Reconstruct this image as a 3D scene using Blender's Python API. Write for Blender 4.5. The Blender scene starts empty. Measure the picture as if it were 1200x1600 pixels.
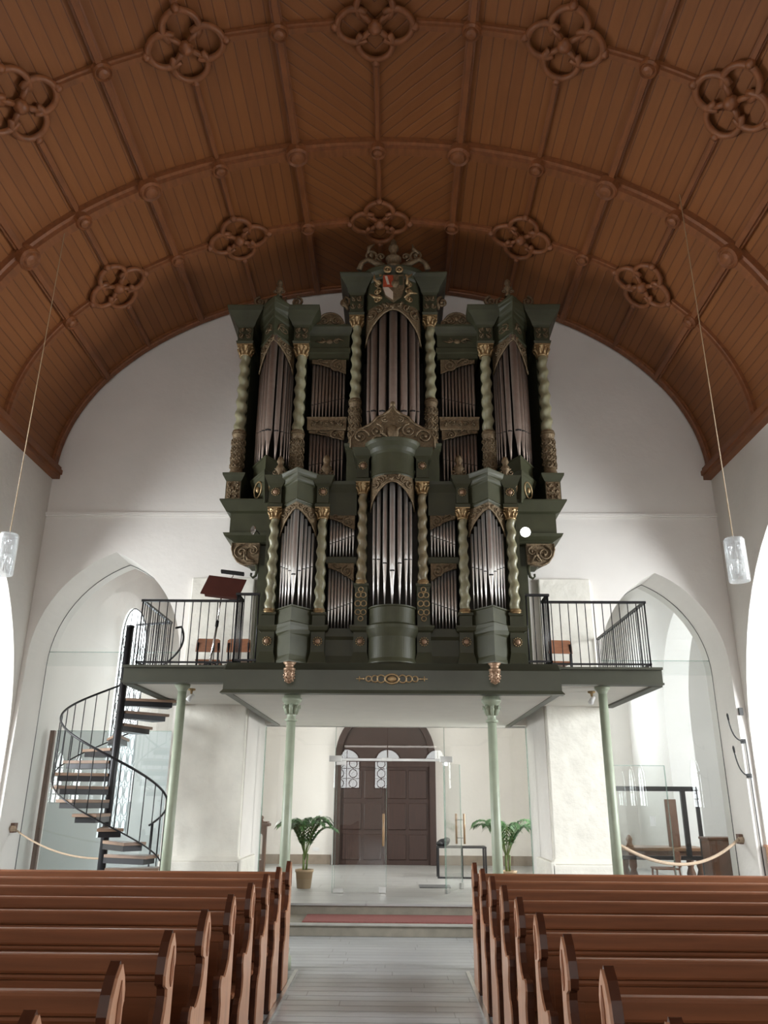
import bpy, math, random
from mathutils import Vector, Matrix
R = math.radians
PI = math.pi
sc = bpy.context.scene
col = sc.collection
rnd = random.Random(7)

# ------------------------------------------------------------------ camera
F_PX, PITCH, YAW, ROLL = 1220.0, R(20.25), R(0.84), R(0.42)
EYE = Vector((0.0, 0.0, 1.75))
cam_d = bpy.data.cameras.new('camera')
cam = bpy.data.objects.new('camera', cam_d); col.objects.link(cam)
cam_d.sensor_fit = 'VERTICAL'; cam_d.sensor_height = 36.0
cam_d.lens = 36.0 * F_PX / 1600.0
cam_d.clip_start = 0.05; cam_d.clip_end = 200
cam.matrix_world = (Matrix.Translation(EYE) @ Matrix.Rotation(YAW, 4, 'Z')
                    @ Matrix.Rotation(PI / 2 + PITCH, 4, 'X') @ Matrix.Rotation(ROLL, 4, 'Z'))
sc.camera = cam

# ------------------------------------------------------------------ light
sc.view_settings.view_transform = 'Standard'
sc.view_settings.look = 'None'
sc.view_settings.gamma = 1.0
sc.view_settings.use_curve_mapping = False
sc.view_settings.exposure = 0.0
w = bpy.data.worlds.new('overcast_sky'); sc.world = w; w.use_nodes = True
w.node_tree.nodes['Background'].inputs[0].default_value = (0.75, 0.87, 1.0, 1)
w.node_tree.nodes['Background'].inputs[1].default_value = 0.6
sc.cycles.max_bounces = 10; sc.cycles.diffuse_bounces = 6
sc.cycles.transparent_max_bounces = 16
sc.cycles.sample_clamp_indirect = 6.0

def area(name, loc, to, sx, sy, power, color=(1, 1, 1)):
    d = bpy.data.lights.new(name, 'AREA'); d.shape = 'RECTANGLE'
    d.size = sx; d.size_y = sy; d.energy = power; d.color = color
    o = bpy.data.objects.new(name, d); col.objects.link(o)
    o.location = loc
    o.rotation_euler = (Vector(to) - Vector(loc)).to_track_quat('-Z', 'Y').to_euler()
    return o
DAY = (0.93, 0.97, 1.0)
area('added_light_east', (-0.3, -13.6, 6.6), (-0.3, 10, 4.6), 5.0, 4.6, 310, (1, .96, .90))  # added unseen source behind the camera, front light for the organ
area('daylight_aisle_window_south', (9.35, 8.2, 3.4), (5.0, 9.6, 2.4), 3.4, 3.6, 1350, DAY)
area('daylight_aisle_window_north', (-9.95, 8.2, 3.4), (-5.5, 9.6, 2.4), 3.4, 3.6, 1250, DAY)
area('daylight_tower_window_south', (3.2, 15.5, 2.1), (-2.5, 16.2, 1.3), 1.9, 1.9, 200, (1, .99, .96))
area('added_light_hall_north', (-3.2, 17.6, 2.1), (2.5, 17.2, 1.3), 1.9, 1.6, 110, (1, .99, .96))  # added second source on the left, only brightens the hall
area('daylight_north_chapel_window', (-5.9, 17.8, 3.4), (-3.5, 17.0, 3.0), 1.5, 4.2, 330, (.86, .94, 1))
area('added_light_south_recess', (7.4, 13.62, 3.2), (7.1, 20.0, 3.0), 1.3, 3.0, 150, (.86, .94, 1))  # added source out of view, lights the back wall of the recess
area('added_light_south_chapel', (4.35, 20.2, 3.4), (4.6, 14.0, 2.4), 1.3, 3.0, 130, (.86, .94, 1))  # added source hidden behind the pier, brightens the right chapel

# ------------------------------------------------------------------ materials
MATS = {}
def nd(nt, t, **kw):
    n = nt.nodes.new(t)
    for k, v in kw.items(): setattr(n, k, v)
    return n
def mat(name, colr, rough=.6, metal=0.0, var=.12, scale=6.0, bump=0.0, bscale=None, stretch=(1, 1, 1), emit=None, spec=None, coat=0.0, dirt=None):
    """principled material whose colour wanders with noise in object space"""
    m = bpy.data.materials.new(name); m.use_nodes = True
    nt = m.node_tree; b = nt.nodes['Principled BSDF']
    tc = nd(nt, 'ShaderNodeTexCoord'); mp = nd(nt, 'ShaderNodeMapping')
    mp.inputs['Scale'].default_value = stretch
    nt.links.new(tc.outputs['Object'], mp.inputs['Vector'])
    no = nd(nt, 'ShaderNodeTexNoise'); no.inputs['Scale'].default_value = scale; no.inputs['Detail'].default_value = 5
    nt.links.new(mp.outputs[0], no.inputs['Vector'])
    cr = nd(nt, 'ShaderNodeValToRGB')
    lo = [max(0, c * (1 - var)) for c in colr]; hi = [min(1, c * (1 + var)) for c in colr]
    cr.color_ramp.elements[0].position = .3; cr.color_ramp.elements[1].position = .7
    cr.color_ramp.elements[0].color = (*lo, 1); cr.color_ramp.elements[1].color = (*hi, 1)
    nt.links.new(no.outputs['Fac'], cr.inputs['Fac'])
    nt.links.new(cr.outputs[0], b.inputs['Base Color'])
    b.inputs['Roughness'].default_value = rough; b.inputs['Metallic'].default_value = metal
    if coat: b.inputs['Coat Weight'].default_value = coat; b.inputs['Coat Roughness'].default_value = .15
    if spec is not None: b.inputs['Specular IOR Level'].default_value = spec
    if bump:
        n2 = nd(nt, 'ShaderNodeTexNoise'); n2.inputs['Scale'].default_value = bscale or scale * 3; n2.inputs['Detail'].default_value = 4
        nt.links.new(mp.outputs[0], n2.inputs['Vector'])
        bp = nd(nt, 'ShaderNodeBump'); bp.inputs['Strength'].default_value = bump; bp.inputs['Distance'].default_value = .03 if bump > .8 else .02
        nt.links.new(n2.outputs['Fac'], bp.inputs['Height']); nt.links.new(bp.outputs[0], b.inputs['Normal'])
    if emit:
        b.inputs['Emission Color'].default_value = (*emit[0], 1); b.inputs['Emission Strength'].default_value = emit[1]
    MATS[name] = m
    return m

M_wall = mat('white_plaster', (.74, .71, .668), .85, var=.035, scale=1.3, bump=.25, bscale=9)
M_rough = mat('rough_plaster', (.74, .715, .64), .9, var=.07, scale=3.0, bump=.9, bscale=5)
M_ceilw = mat('white_soffit', (.66, .64, .58), .8, var=.03, scale=3)
M_green = mat('green_case_paint', (.046, .047, .025), .48, var=.16, scale=4, spec=.3, bump=.05, bscale=30)
M_greenL = mat('green_iron_paint', (.33, .375, .28), .4, var=.08, scale=8)
M_beam = mat('green_beam_paint', (.056, .058, .038), .45, var=.1, scale=3)
M_marble = mat('marbled_green_column', (.235, .22, .135), .34, var=.2, scale=16, stretch=(1, 1, .6))
M_marbleb = mat('marbled_ochre_column', (.22, .18, .105), .35, var=.22, scale=16, stretch=(1, 1, .6))
M_gold = mat('old_gilding', (.36, .25, .125), .40, .6, var=.3, scale=40)
M_bronze = mat('brown_gilded_carving', (.17, .12, .066), .45, .4, var=.35, scale=35, bump=.5, bscale=90)
M_rust = mat('copper_rosette', (.31, .20, .125), .45, .4, var=.25, scale=60)
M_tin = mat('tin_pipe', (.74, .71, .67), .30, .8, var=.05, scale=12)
M_tindk = mat('browned_tin_pipe', (.30, .235, .195), .45, .6, var=.08, scale=12)  # tin with the brown vault's reflection put into its colour
M_lip = mat('bright_pipe_lip', (.97, .96, .94), .3, .25, var=.01)
M_slot = mat('pipe_mouth_shade', (.012, .011, .01), .8)  # near-black stands in for the shade inside the mouth
M_inner = mat('organ_interior_wood', (.035, .028, .02), .8)
M_red = mat('red_heraldic_paint', (.40, .07, .03), .4, .3, var=.2, scale=30)
M_silver = mat('silver_leaf', (.75, .68, .58), .35, .6)
M_rib = mat('oiled_rib_wood', (.21, .072, .023), .5, var=.2, scale=5, stretch=(3, .6, 3))
M_pew = mat('pew_oak', (.215, .080, .034), .48, var=.18, scale=4.5, stretch=(.35, 5, 5), spec=.28)
M_pewend = mat('pew_end_oak', (.52, .275, .165), .32, var=.16, scale=5, stretch=(5, 5, .6), coat=.3)
M_pewdk = mat('dark_pew_moulding', (.075, .026, .014), .25, var=.15, scale=8, coat=.5)
M_door = mat('dark_door_oak', (.034, .014, .009), .5, var=.2, scale=5, stretch=(6, 6, .5))
M_tread = mat('tread_wood', (.26, .17, .115), .5, var=.15, scale=6, stretch=(1, 1, 5))
M_black = mat('black_iron', (.018, .018, .02), .38, .3)
M_blackm = mat('matt_black', (.012, .012, .013), .6)
M_steel = mat('brushed_steel', (.62, .62, .61), .3, 1.0)
M_chrome = mat('chrome', (.85, .85, .86), .12, 1.0)
M_chair = mat('chair_ply', (.26, .10, .045), .4, var=.15, scale=6, stretch=(1, 1, 4))
M_music = mat('music_desk_wood', (.075, .022, .016), .45)
M_carpet = mat('red_carpet', (.23, .075, .065), .95, var=.2, scale=60, bump=.4, bscale=200)
M_stone = mat('grey_step_stone', (.34, .33, .30), .55, var=.1, scale=5, bump=.1)
M_stoned = mat('worn_riser_stone', (.21, .19, .15), .7, var=.15, scale=6)
M_skirt = mat('brown_skirting_stone', (.27, .22, .17), .7)
M_leaf = mat('palm_leaf', (.055, .16, .045), .45, var=.35, scale=12)
M_stem = mat('palm_stem', (.12, .17, .05), .6)
M_pot = mat('tan_pot', (.40, .28, .17), .7)
M_rope = mat('natural_rope', (.45, .34, .24), .9, var=.2, scale=80, bump=.6, bscale=150)
M_post = mat('brown_post_wood', (.15, .085, .06), .6)
M_handle = mat('pale_handle_wood', (.42, .26, .14), .45)
M_furn = mat('desk_wood', (.24, .12, .055), .4, var=.2, scale=6, stretch=(.5, 4, 4))
M_furnd = mat('dark_furniture_wood', (.15, .068, .036), .4, var=.2, scale=6)
M_mat = mat('grey_door_mat', (.10, .10, .10), .95)
M_white = mat('white_plastic', (.75, .75, .74), .4)
M_cable = mat('black_cable', (.01, .01, .01), .5)
M_cord = mat('brass_cord', (.45, .33, .20), .5)
M_lead = mat('window_lead', (.03, .03, .035), .6)
M_pane = mat('daylit_leaded_pane', (.6, .65, .62), .3, emit=((.93, .98, 1.0), 3.0))
M_east = mat('daylit_east_pane', (.6, .65, .62), .3, emit=((.95, .99, 1.0), 8.0))
M_lancet = mat('daylit_lancet_pane', (.6, .65, .62), .3, emit=((.95, .99, 1.0), 13.0))
M_paneg = mat('daylit_green_pane', (.4, .55, .45), .3, emit=((.62, .82, .72), 1.6))
M_bigpane = mat('church_and_added_pane', (.6, .65, .65), .3, emit=((.92, .97, 1.0), 4.0))  # glowing pane of aisle and tower windows, and of added unseen ones
M_mirror = mat('mirror_glass', (.95, .95, .95), .02, 1.0, var=0)

def glass(name, tint, ior, diffuse=0.0, dcol=(.7, .8, .8)):
    m = bpy.data.materials.new(name); m.use_nodes = True
    nt = m.node_tree; nt.nodes.clear()
    out = nd(nt, 'ShaderNodeOutputMaterial'); mix = nd(nt, 'ShaderNodeMixShader')
    tr = nd(nt, 'ShaderNodeBsdfTransparent'); tr.inputs[0].default_value = (*tint, 1)
    gl = nd(nt, 'ShaderNodeBsdfGlossy'); gl.inputs['Roughness'].default_value = 0.0
    fr = nd(nt, 'ShaderNodeFresnel'); fr.inputs['IOR'].default_value = ior
    gm = nd(nt, 'ShaderNodeNewGeometry'); io = nd(nt, 'ShaderNodeMix', data_type='FLOAT')      # same reflectance on both faces of a thin pane
    io.inputs['A'].default_value = ior; io.inputs['B'].default_value = 1.0 / ior
    nt.links.new(gm.outputs['Backfacing'], io.inputs['Factor']); nt.links.new(io.outputs['Result'], fr.inputs['IOR'])
    nt.links.new(fr.outputs[0], mix.inputs[0]); nt.links.new(tr.outputs[0], mix.inputs[1]); nt.links.new(gl.outputs[0], mix.inputs[2])
    last = mix
    if diffuse:
        df = nd(nt, 'ShaderNodeBsdfDiffuse'); df.inputs[0].default_value = (*dcol, 1)
        m2 = nd(nt, 'ShaderNodeMixShader'); m2.inputs[0].default_value = diffuse
        nt.links.new(mix.outputs[0], m2.inputs[1]); nt.links.new(df.outputs[0], m2.inputs[2]); last = m2
    nt.links.new(last.outputs[0], out.inputs[0])
    return m
M_glass = glass('clear_pane_glass', (.975, .985, .982), 1.5)
M_gedge = glass('green_glass_edge', (.80, .88, .86), 1.55, .2, (.5, .64, .58))
M_screen = glass('pale_screen_glass', (.91, .94, .94), 1.5, .38, (.60, .65, .66))
M_lampglass = glass('lamp_glass', (.96, .97, .97), 1.8, .20, (.9, .92, .93))

# vault boards: UV.x = arc length from the ridge, UV.y = distance along the nave
def board_mat(name, c0, c1, groove, width, diag):
    m = bpy.data.materials.new(name); m.use_nodes = True
    nt = m.node_tree; b = nt.nodes['Principled BSDF']; L = nt.links.new
    uv = nd(nt, 'ShaderNodeUVMap'); sp = nd(nt, 'ShaderNodeSeparateXYZ'); L(uv.outputs[0], sp.inputs[0])
    def mth(op, a, b2=None):
        n = nd(nt, 'ShaderNodeMath', operation=op)
        for i, q in enumerate((a, b2)):
            if q is None: continue
            if isinstance(q, (int, float)): n.inputs[i].default_value = q
            else: L(q, n.inputs[i])
        return n.outputs[0]
    u, v = sp.outputs[0], sp.outputs[1]
    if diag:
        dg = mth('MULTIPLY', mth('ADD', mth('ABSOLUTE', u), v), .7071)
        inside = mth('LESS_THAN', mth('ABSOLUTE', u), 1.22)
        u2 = mth('ADD', mth('MULTIPLY', dg, inside), mth('MULTIPLY', u, mth('SUBTRACT', 1.0, inside)))
    else:
        u2 = u
    q = mth('DIVIDE', u2, width); fl = mth('FLOOR', q); fr = mth('FRACT', q)
    edge = mth('MINIMUM', fr, mth('SUBTRACT', 1.0, fr))
    gr = mth('LESS_THAN', edge, .035)
    if not diag:                                                    # staggered butt joints
        w0 = nd(nt, 'ShaderNodeTexWhiteNoise', noise_dimensions='1D'); L(mth('ADD', fl, 17.3), w0.inputs['W'])
        j = mth('FRACT', mth('ADD', mth('DIVIDE', v, width * 9), mth('MULTIPLY', w0.outputs[0], 7.0)))
        gr = mth('MAXIMUM', gr, mth('LESS_THAN', j, .006)); 
    wn = nd(nt, 'ShaderNodeTexWhiteNoise', noise_dimensions='1D'); L(fl, wn.inputs['W'])
    cmb = nd(nt, 'ShaderNodeCombineXYZ'); L(mth('MULTIPLY', u2, 22.0), cmb.inputs[0]); L(mth('MULTIPLY', v, 2.2), cmb.inputs[1]); L(mth('MULTIPLY', fl, 3.7), cmb.inputs[2])
    no = nd(nt, 'ShaderNodeTexNoise'); no.inputs['Scale'].default_value = 1.0; no.inputs['Detail'].default_value = 6; L(cmb.outputs[0], no.inputs['Vector'])
    f = mth('ADD', mth('MULTIPLY', wn.outputs[0], .35), mth('MULTIPLY', no.outputs['Fac'], .65))
    cr = nd(nt, 'ShaderNodeValToRGB'); cr.color_ramp.elements[0].position = .2; cr.color_ramp.elements[1].position = .8
    cr.color_ramp.elements[0].color = (*c0, 1); cr.color_ramp.elements[1].color = (*c1, 1); L(f, cr.inputs['Fac'])
    mx = nd(nt, 'ShaderNodeMix', data_type='RGBA'); L(gr, mx.inputs['Factor']); L(cr.outputs[0], mx.inputs['A']); mx.inputs['B'].default_value = (*groove, 1)
    L(mx.outputs['Result'], b.inputs['Base Color'])
    bp = nd(nt, 'ShaderNodeBump'); bp.inputs['Strength'].default_value = .5; bp.inputs['Distance'].default_value = .01
    L(mth('MULTIPLY', mth('MINIMUM', edge, .09), 11.0), bp.inputs['Height']); L(bp.outputs[0], b.inputs['Normal'])
    b.inputs['Roughness'].default_value = .55
    return m
M_boards = board_mat('vault_boards', (.20, .068, .018), (.265, .094, .024), (.12, .038, .012), .15, True)
M_floor = board_mat('grey_floor_boards', (.36, .37, .375), (.47, .48, .485), (.24, .24, .24), .19, False)
M_floor.node_tree.nodes['Principled BSDF'].inputs['Roughness'].default_value = .3
M_tile = board_mat('pale_stone_floor', (.33, .33, .32), (.38, .38, .365), (.27, .27, .26), .6, False)
M_tile.node_tree.nodes['Principled BSDF'].inputs['Roughness'].default_value = .35

# ------------------------------------------------------------------ mesh builder
OFF = {}
class MB:
    def __init__(s): s.v = []; s.f = []; s.mi = []; s.sm = []
    def add(s, vs, fs, m=0, smooth=False):
        n = len(s.v); s.v += [tuple(q) for q in vs]
        for f in fs: s.f.append([i + n for i in f]); s.mi.append(m); s.sm.append(smooth)
        return s
    def box(s, x0, x1, y0, y1, z0, z1, m=0):
        vs = [(x, y, z) for z in (z0, z1) for y in (y0, y1) for x in (x0, x1)]
        return s.add(vs, [(0, 2, 3, 1), (4, 5, 7, 6), (0, 1, 5, 4), (2, 6, 7, 3), (0, 4, 6, 2), (1, 3, 7, 5)], m)
    def frustum(s, a, b, z0, z1, m=0):
        """a, b = (x0,x1,y0,y1) at z0 and z1"""
        vs = [(a[0], a[2], z0), (a[1], a[2], z0), (a[1], a[3], z0), (a[0], a[3], z0), (b[0], b[2], z1), (b[1], b[2], z1), (b[1], b[3], z1), (b[0], b[3], z1)]
        return s.add(vs, [(3, 2, 1, 0), (4, 5, 6, 7), (0, 1, 5, 4), (1, 2, 6, 5), (2, 3, 7, 6), (3, 0, 4, 7)], m)
    def prism(s, poly, plane, lo, hi, m=0, smooth=False, poly2=None):
        def P(a, b, c):
            return (a, c, b) if plane == 'xz' else (c, a, b) if plane == 'yz' else (a, b, c)
        n = len(poly); q = poly2 or poly
        vs = [P(a, b, lo) for a, b in poly] + [P(a, b, hi) for a, b in q]
        s.add(vs, [list(range(n))[::-1], list(range(n, 2 * n))], m)
        s.add(vs, [(i, (i + 1) % n, n + (i + 1) % n, n + i) for i in range(n)], m, smooth)
        return s
    def lathe(s, prof, cx, cy, z=0.0, seg=16, m=0, smooth=True, squash=1.0):
        vs = []
        for r, h in prof:
            for k in range(seg):
                a = 2 * PI * k / seg
                vs.append((cx + r * math.cos(a), cy + squash * r * math.sin(a), z + h))
        fs = []
        for i in range(len(prof) - 1):
            for k in range(seg):
                k2 = (k + 1) % seg
                fs.append((i * seg + k, i * seg + k2, (i + 1) * seg + k2, (i + 1) * seg + k))
        s.add(vs, fs, m, smooth)
        s.add([], [], m)
        n = len(s.v) - len(vs)
        if prof[0][0] > 1e-5: s.f.append([n + k for k in range(seg)][::-1]); s.mi.append(m); s.sm.append(False)
        if prof[-1][0] > 1e-5: s.f.append([n + (len(prof) - 1) * seg + k for k in range(seg)]); s.mi.append(m); s.sm.append(False)
        return s
    def tube(s, pts, r, seg=6, m=0, closed=False, smooth=True):
        pts = [Vector(p) for p in pts]; n = len(pts)
        rs = r if isinstance(r, (list, tuple)) else [r] * n
        up = None; rings = []
        for i, p in enumerate(pts):
            a = pts[i - 1] if (i or closed) else p; b = pts[(i + 1) % n] if (i < n - 1 or closed) else p
            t = (b - a)
            if t.length < 1e-9: t = Vector((0, 0, 1))
            t.normalize()
            if up is None:
                up = Vector((0, 1, 0)) if abs(t.y) < .9 else Vector((1, 0, 0))
            up = up - t * up.dot(t)
            if up.length < 1e-6: up = t.orthogonal()
            up.normalize(); sd = t.cross(up)
            rings.append([p + (up * math.cos(2 * PI * k / seg) + sd * math.sin(2 * PI * k / seg)) * rs[i] for k in range(seg)])
        vs = [q for g in rings for q in g]; fs = []
        for i in range(n if closed else n - 1):
            j = (i + 1) % n
            for k in range(seg):
                k2 = (k + 1) % seg
                fs.append((i * seg + k, j * seg + k, j * seg + k2, i * seg + k2))
        if not closed: fs += [tuple(range(seg)), tuple((n - 1) * seg + k for k in range(seg))[::-1]]
        return s.add(vs, fs, m, smooth)
    def ball(s, c, r, seg=10, m=0):
        rx, ry, rz = r if isinstance(r, (list, tuple)) else (r, r, r)
        h = max(4, seg // 2); vs = []; fs = []
        for i in range(h + 1):
            ph = PI * i / h
            for k in range(seg):
                a = 2 * PI * k / seg
                vs.append((c[0] + rx * math.sin(ph) * math.cos(a), c[1] + ry * math.sin(ph) * math.sin(a), c[2] - rz * math.cos(ph)))
        for i in range(h):
            for k in range(seg):
                k2 = (k + 1) % seg
                fs.append((i * seg + k, i * seg + k2, (i + 1) * seg + k2, (i + 1) * seg + k))
        return s.add(vs, fs, m, True)
    def cyl(s, a, b, r, seg=10, m=0): return s.tube([a, b], r, seg, m)
    def build(s, name, mats, parent=None, loc=None, bevel=0.0, uv=None):
        if not isinstance(mats, (list, tuple)): mats = [mats]
        off = OFF.get(parent, Vector((0, 0, 0))) if parent else Vector(loc or (0, 0, 0))
        me = bpy.data.meshes.new(name)
        me.from_pydata([(Vector(q) - off)[:] for q in s.v], [], s.f)
        for m in mats: me.materials.append(m)
        me.polygons.foreach_set('material_index', s.mi)
        me.polygons.foreach_set('use_smooth', s.sm)
        if uv:
            lay = me.uv_layers.new(name='UVMap')
            for l in me.loops: lay.data[l.index].uv = uv(s.v[l.vertex_index])
        me.update()
        import bmesh
        bm = bmesh.new(); bm.from_mesh(me); bmesh.ops.recalc_face_normals(bm, faces=bm.faces); bm.to_mesh(me); bm.free()
        o = bpy.data.objects.new(name, me); col.objects.link(o)
        if parent: o.parent = parent; OFF[o] = off
        elif loc: o.location = loc; OFF[o] = off
        if bevel:
            b = o.modifiers.new('bevel', 'BEVEL'); b.width = bevel; b.segments = 2; b.limit_method = 'ANGLE'; b.angle_limit = R(40)
        return o

def tag(o, label, cat, group=None):
    o['label'] = label; o['category'] = cat
    if group: o['group'] = group
    return o
def thing(name, label, cat, loc=(0, 0, 0), group=None):
    o = bpy.data.objects.new(name, None); col.objects.link(o); o.location = loc; o.empty_display_size = .1
    OFF[o] = Vector(loc)
    return tag(o, label, cat, group)
def struct(o): o['kind'] = 'structure'; return o
def dup(root, loc, rz=None, label=None, group=None, mirror=False):
    r = root.copy(); col.objects.link(r); r.location = loc
    if rz is not None: r.rotation_euler = (0, 0, rz)
    if label: r['label'] = label
    if group: r['group'] = group
    for ch in list(root.children):
        c = ch.copy(); col.objects.link(c); c.parent = r
        for g in list(ch.children):
            d = g.copy(); col.objects.link(d); d.parent = c
    return r
# ================================================================== the room
XC, HALF, ZS, RISE = -0.26, 5.71, 7.10, 3.80
XL, XR = XC - HALF, XC + HALF
YW, YB, YG, YE = 12.5, 13.5, 14.2, -14.0
FLR = 0.31                                   # raised floor of the tower hall

# arc-length table of the vault section
_N = 600
_tab = []
_s = 0.0; _p = None
for i in range(_N + 1):
    t = PI / 2 * i / _N
    q = (HALF * math.sin(t), ZS + RISE * math.cos(t))
    if _p: _s += math.hypot(q[0] - _p[0], q[1] - _p[1])
    _tab.append((_s, t)); _p = q
SMAX = _s
def vault(s, d=0.0):
    """point of the vault at signed arc length s from the ridge, d metres inside the surface"""
    a = min(abs(s), SMAX); lo, hi = 0, _N
    while hi - lo > 1:
        m = (lo + hi) // 2
        if _tab[m][0] <= a: lo = m
        else: hi = m
    f = (a - _tab[lo][0]) / max(1e-9, _tab[hi][0] - _tab[lo][0])
    t = _tab[lo][1] + f * (_tab[hi][1] - _tab[lo][1])
    x, z = HALF * math.sin(t), ZS + RISE * math.cos(t)
    nx, nz = math.sin(t) / HALF, math.cos(t) / RISE; l = math.hypot(nx, nz); nx /= l; nz /= l
    sg = 1 if s >= 0 else -1
    return XC + sg * (x - nx * d), z - nz * d
def s_of_x(x):
    """arc length whose vault point lies x metres from the nave axis"""
    best = min(_tab, key=lambda q: abs(HALF * math.sin(q[1]) - abs(x)))
    return math.copysign(best[0], x)

# --- vault shell (thick)
mb = MB(); ns = 96; ys = [YE - .3, 12.55]
vs = []; 
for d in (0, -.15):
    for y in ys:
        for i in range(ns + 1):
            s = -SMAX + 2 * SMAX * i / ns; x, z = vault(s, d); vs.append((x, y, z))
W_ = ns + 1
fs = [(i, i + 1, W_ + i + 1, W_ + i) for i in range(ns)] + [(2 * W_ + i, 3 * W_ + i, 3 * W_ + i + 1, 2 * W_ + i + 1) for i in range(ns)]
fs += [(0, W_, 3 * W_, 2 * W_), (ns, 2 * W_ + ns, 3 * W_ + ns, W_ + ns)]
mb.add(vs, fs, 0, False)
_scache = {}
def vault_uv(v):
    k = round(v[0], 4)
    if k not in _scache: _scache[k] = s_of_x(max(-HALF, min(HALF, v[0] - XC)))
    return (_scache[k], v[1])
ceiling = struct(mb.build('ceiling', M_boards, uv=vault_uv))

def arc_rib(mb, s0, s1, y, w, d, m=0, step=.12):
    n = max(2, int(abs(s1 - s0) / step)); rows = []
    prof = [(-w / 2, -.02), (-w / 2, d * .55), (-w * .32, d * .62), (-w * .28, d), (w * .28, d), (w * .32, d * .62), (w / 2, d * .55), (w / 2, -.02)]
    vs = []
    for i in range(n + 1):
        s = s0 + (s1 - s0) * i / n
        for dy, dd in prof:
            x, z = vault(s, dd); vs.append((x, y + dy, z))
    k = len(prof); fs = []
    for i in range(n):
        for j in range(k - 1): fs.append((i * k + j, i * k + j + 1, (i + 1) * k + j + 1, (i + 1) * k + j))
    fs += [tuple(range(k))[::-1], tuple(n * k + j for j in range(k))]
    mb.add(vs, fs, m)
def long_rib(mb, s, y0, y1, w, d, m=0):
    prof = [(-w / 2, -.02), (-w / 2, d * .55), (-w * .32, d * .62), (-w * .28, d), (w * .28, d), (w * .32, d * .62), (w / 2, d * .55), (w / 2, -.02)]
    k = len(prof); vs = []
    for y in (y0, y1):
        for ds, dd in prof:
            x, z = vault(s + ds, dd); vs.append((x, y, z))
    fs = [(j, j + 1, k + j + 1, k + j) for j in range(k - 1)] + [tuple(range(k))[::-1], tuple(k + j for j in range(k))]
    mb.add(vs, fs, m)
def vpt(s, y, ds, dy, d):
    x, z = vault(s + ds, d); return (x, y + dy, z)
def boss(s, y, r, d, name='boss'):
    mb = MB(); seg = 20
    prof = [(r, d * .4), (r, d), (r * .86, d + .03), (r * .72, d + .005), (r * .62, d + .005), (r * .5, d + .035), (r * .2, d + .05), (0.001, d + .05)]
    vs = []
    for rr, dd in prof:
        for k in range(seg):
            a = 2 * PI * k / seg; vs.append(vpt(s, y, rr * math.cos(a), rr * math.sin(a), dd))
    fs = [(i * seg + k, i * seg + (k + 1) % seg, (i + 1) * seg + (k + 1) % seg, (i + 1) * seg + k) for i in range(len(prof) - 1) for k in range(seg)]
    mb.add(vs, fs, 0, False)
    return mb.build(name, M_rib, ceiling)
def quatrefoil(s, y):
    mb = MB(); off, r, d = .25, .225, .07
    for q in range(4):
        a0 = q * PI / 2; cx, cy = off * math.cos(a0), off * math.sin(a0); pts = []
        for i in range(17):
            a = a0 + R(-128) + R(256) * i / 16
            pts.append(vpt(s, y, cx + r * math.cos(a), cy + r * math.sin(a), d))
        mb.tube(pts, .045, 6)
        c = a0 + PI / 4                                             # cusp bar to the centre
        mb.tube([vpt(s, y, .06 * math.cos(c), .06 * math.sin(c), d + .01), vpt(s, y, .26 * math.cos(c), .26 * math.sin(c), d)], .04, 6)
    tr = mb.build('quatrefoil', M_rib, ceiling)
    mb = MB(); mb.ball(vpt(s, y, 0, 0, d + .03), .095, 10)
    mb.build('centre_boss', M_rib, tr)
    for q in range(4):
        a0 = q * PI / 2; mb = MB(); mb.ball(vpt(s, y, .51 * math.cos(a0), .51 * math.sin(a0), d + .01), .06, 8)
        mb.build('tip_boss', M_rib, tr)

S_LONG = [0.0] + [q for x in (1.22, 2.37, 3.37, 4.29, 5.0) for q in (s_of_x(x), -s_of_x(x))]
S_QF = [0.0, s_of_x(2.37), -s_of_x(2.37), s_of_x(4.29), -s_of_x(4.29)]
Y_BOLD, Y_LIGHT = [8.98, 5.30, 1.80], [10.60, 7.05, 3.55, 0.05]
for y in Y_BOLD:
    mb = MB(); arc_rib(mb, -SMAX, SMAX, y, .24, .17); mb.build('transverse_rib', M_rib, ceiling)
    for k, s in enumerate(S_LONG):
        wide = any(abs(abs(s) - s_of_x(x)) < .01 for x in (1.22, 3.37, 5.0))
        boss(s, y, .175 if wide else .125, .185)
for y in Y_LIGHT:
    mb = MB(); cuts = sorted(S_QF); a = -SMAX
    for c in cuts + [None]:
        b = SMAX if c is None else c - .51
        arc_rib(mb, a, b, y, .13, .10)
        if c is not None: a = c + .51
    mb.build('transverse_rib', M_rib, ceiling)
    for s in S_QF: quatrefoil(s, y)
    for s in S_LONG:
        if not any(abs(s - c) < .02 for c in S_QF): boss(s, y, .125, .115)
for s in S_LONG:
    wide = any(abs(abs(s) - s_of_x(x)) < .01 for x in (1.22, 3.37, 5.0))
    mb = MB(); a = -1.2
    stops = sorted(Y_LIGHT) if any(abs(s - c) < .02 for c in S_QF) else []
    for c in stops + [None]:
        b = 12.4 if c is None else c - .51
        if b > a: long_rib(mb, s, a, b, .13 if wide else .085, .10 if wide else .07)
        if c is not None: a = c + .51
    mb.build('longitudinal_rib', M_rib, ceiling)
mb = MB(); arc_rib(mb, -SMAX, SMAX, 12.42, .16, .07); mb.build('gable_rib', M_rib, ceiling)

# wall plates at the springing
for i, (x0, x1) in enumerate(((XL - .05, XL + .13), (XR - .13, XR + .05))):
    mb = MB(); mb.box(x0, x1, YE, YW, ZS - .14, ZS + .08)
    mb.box(min(x0, x1) + (.05 if i == 0 else -.03), max(x0, x1) + (.03 if i == 0 else -.05), YE, YW, ZS - .06, ZS + .02)
    struct(mb.build('trim_%d' % (i + 1), M_rib))

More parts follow.
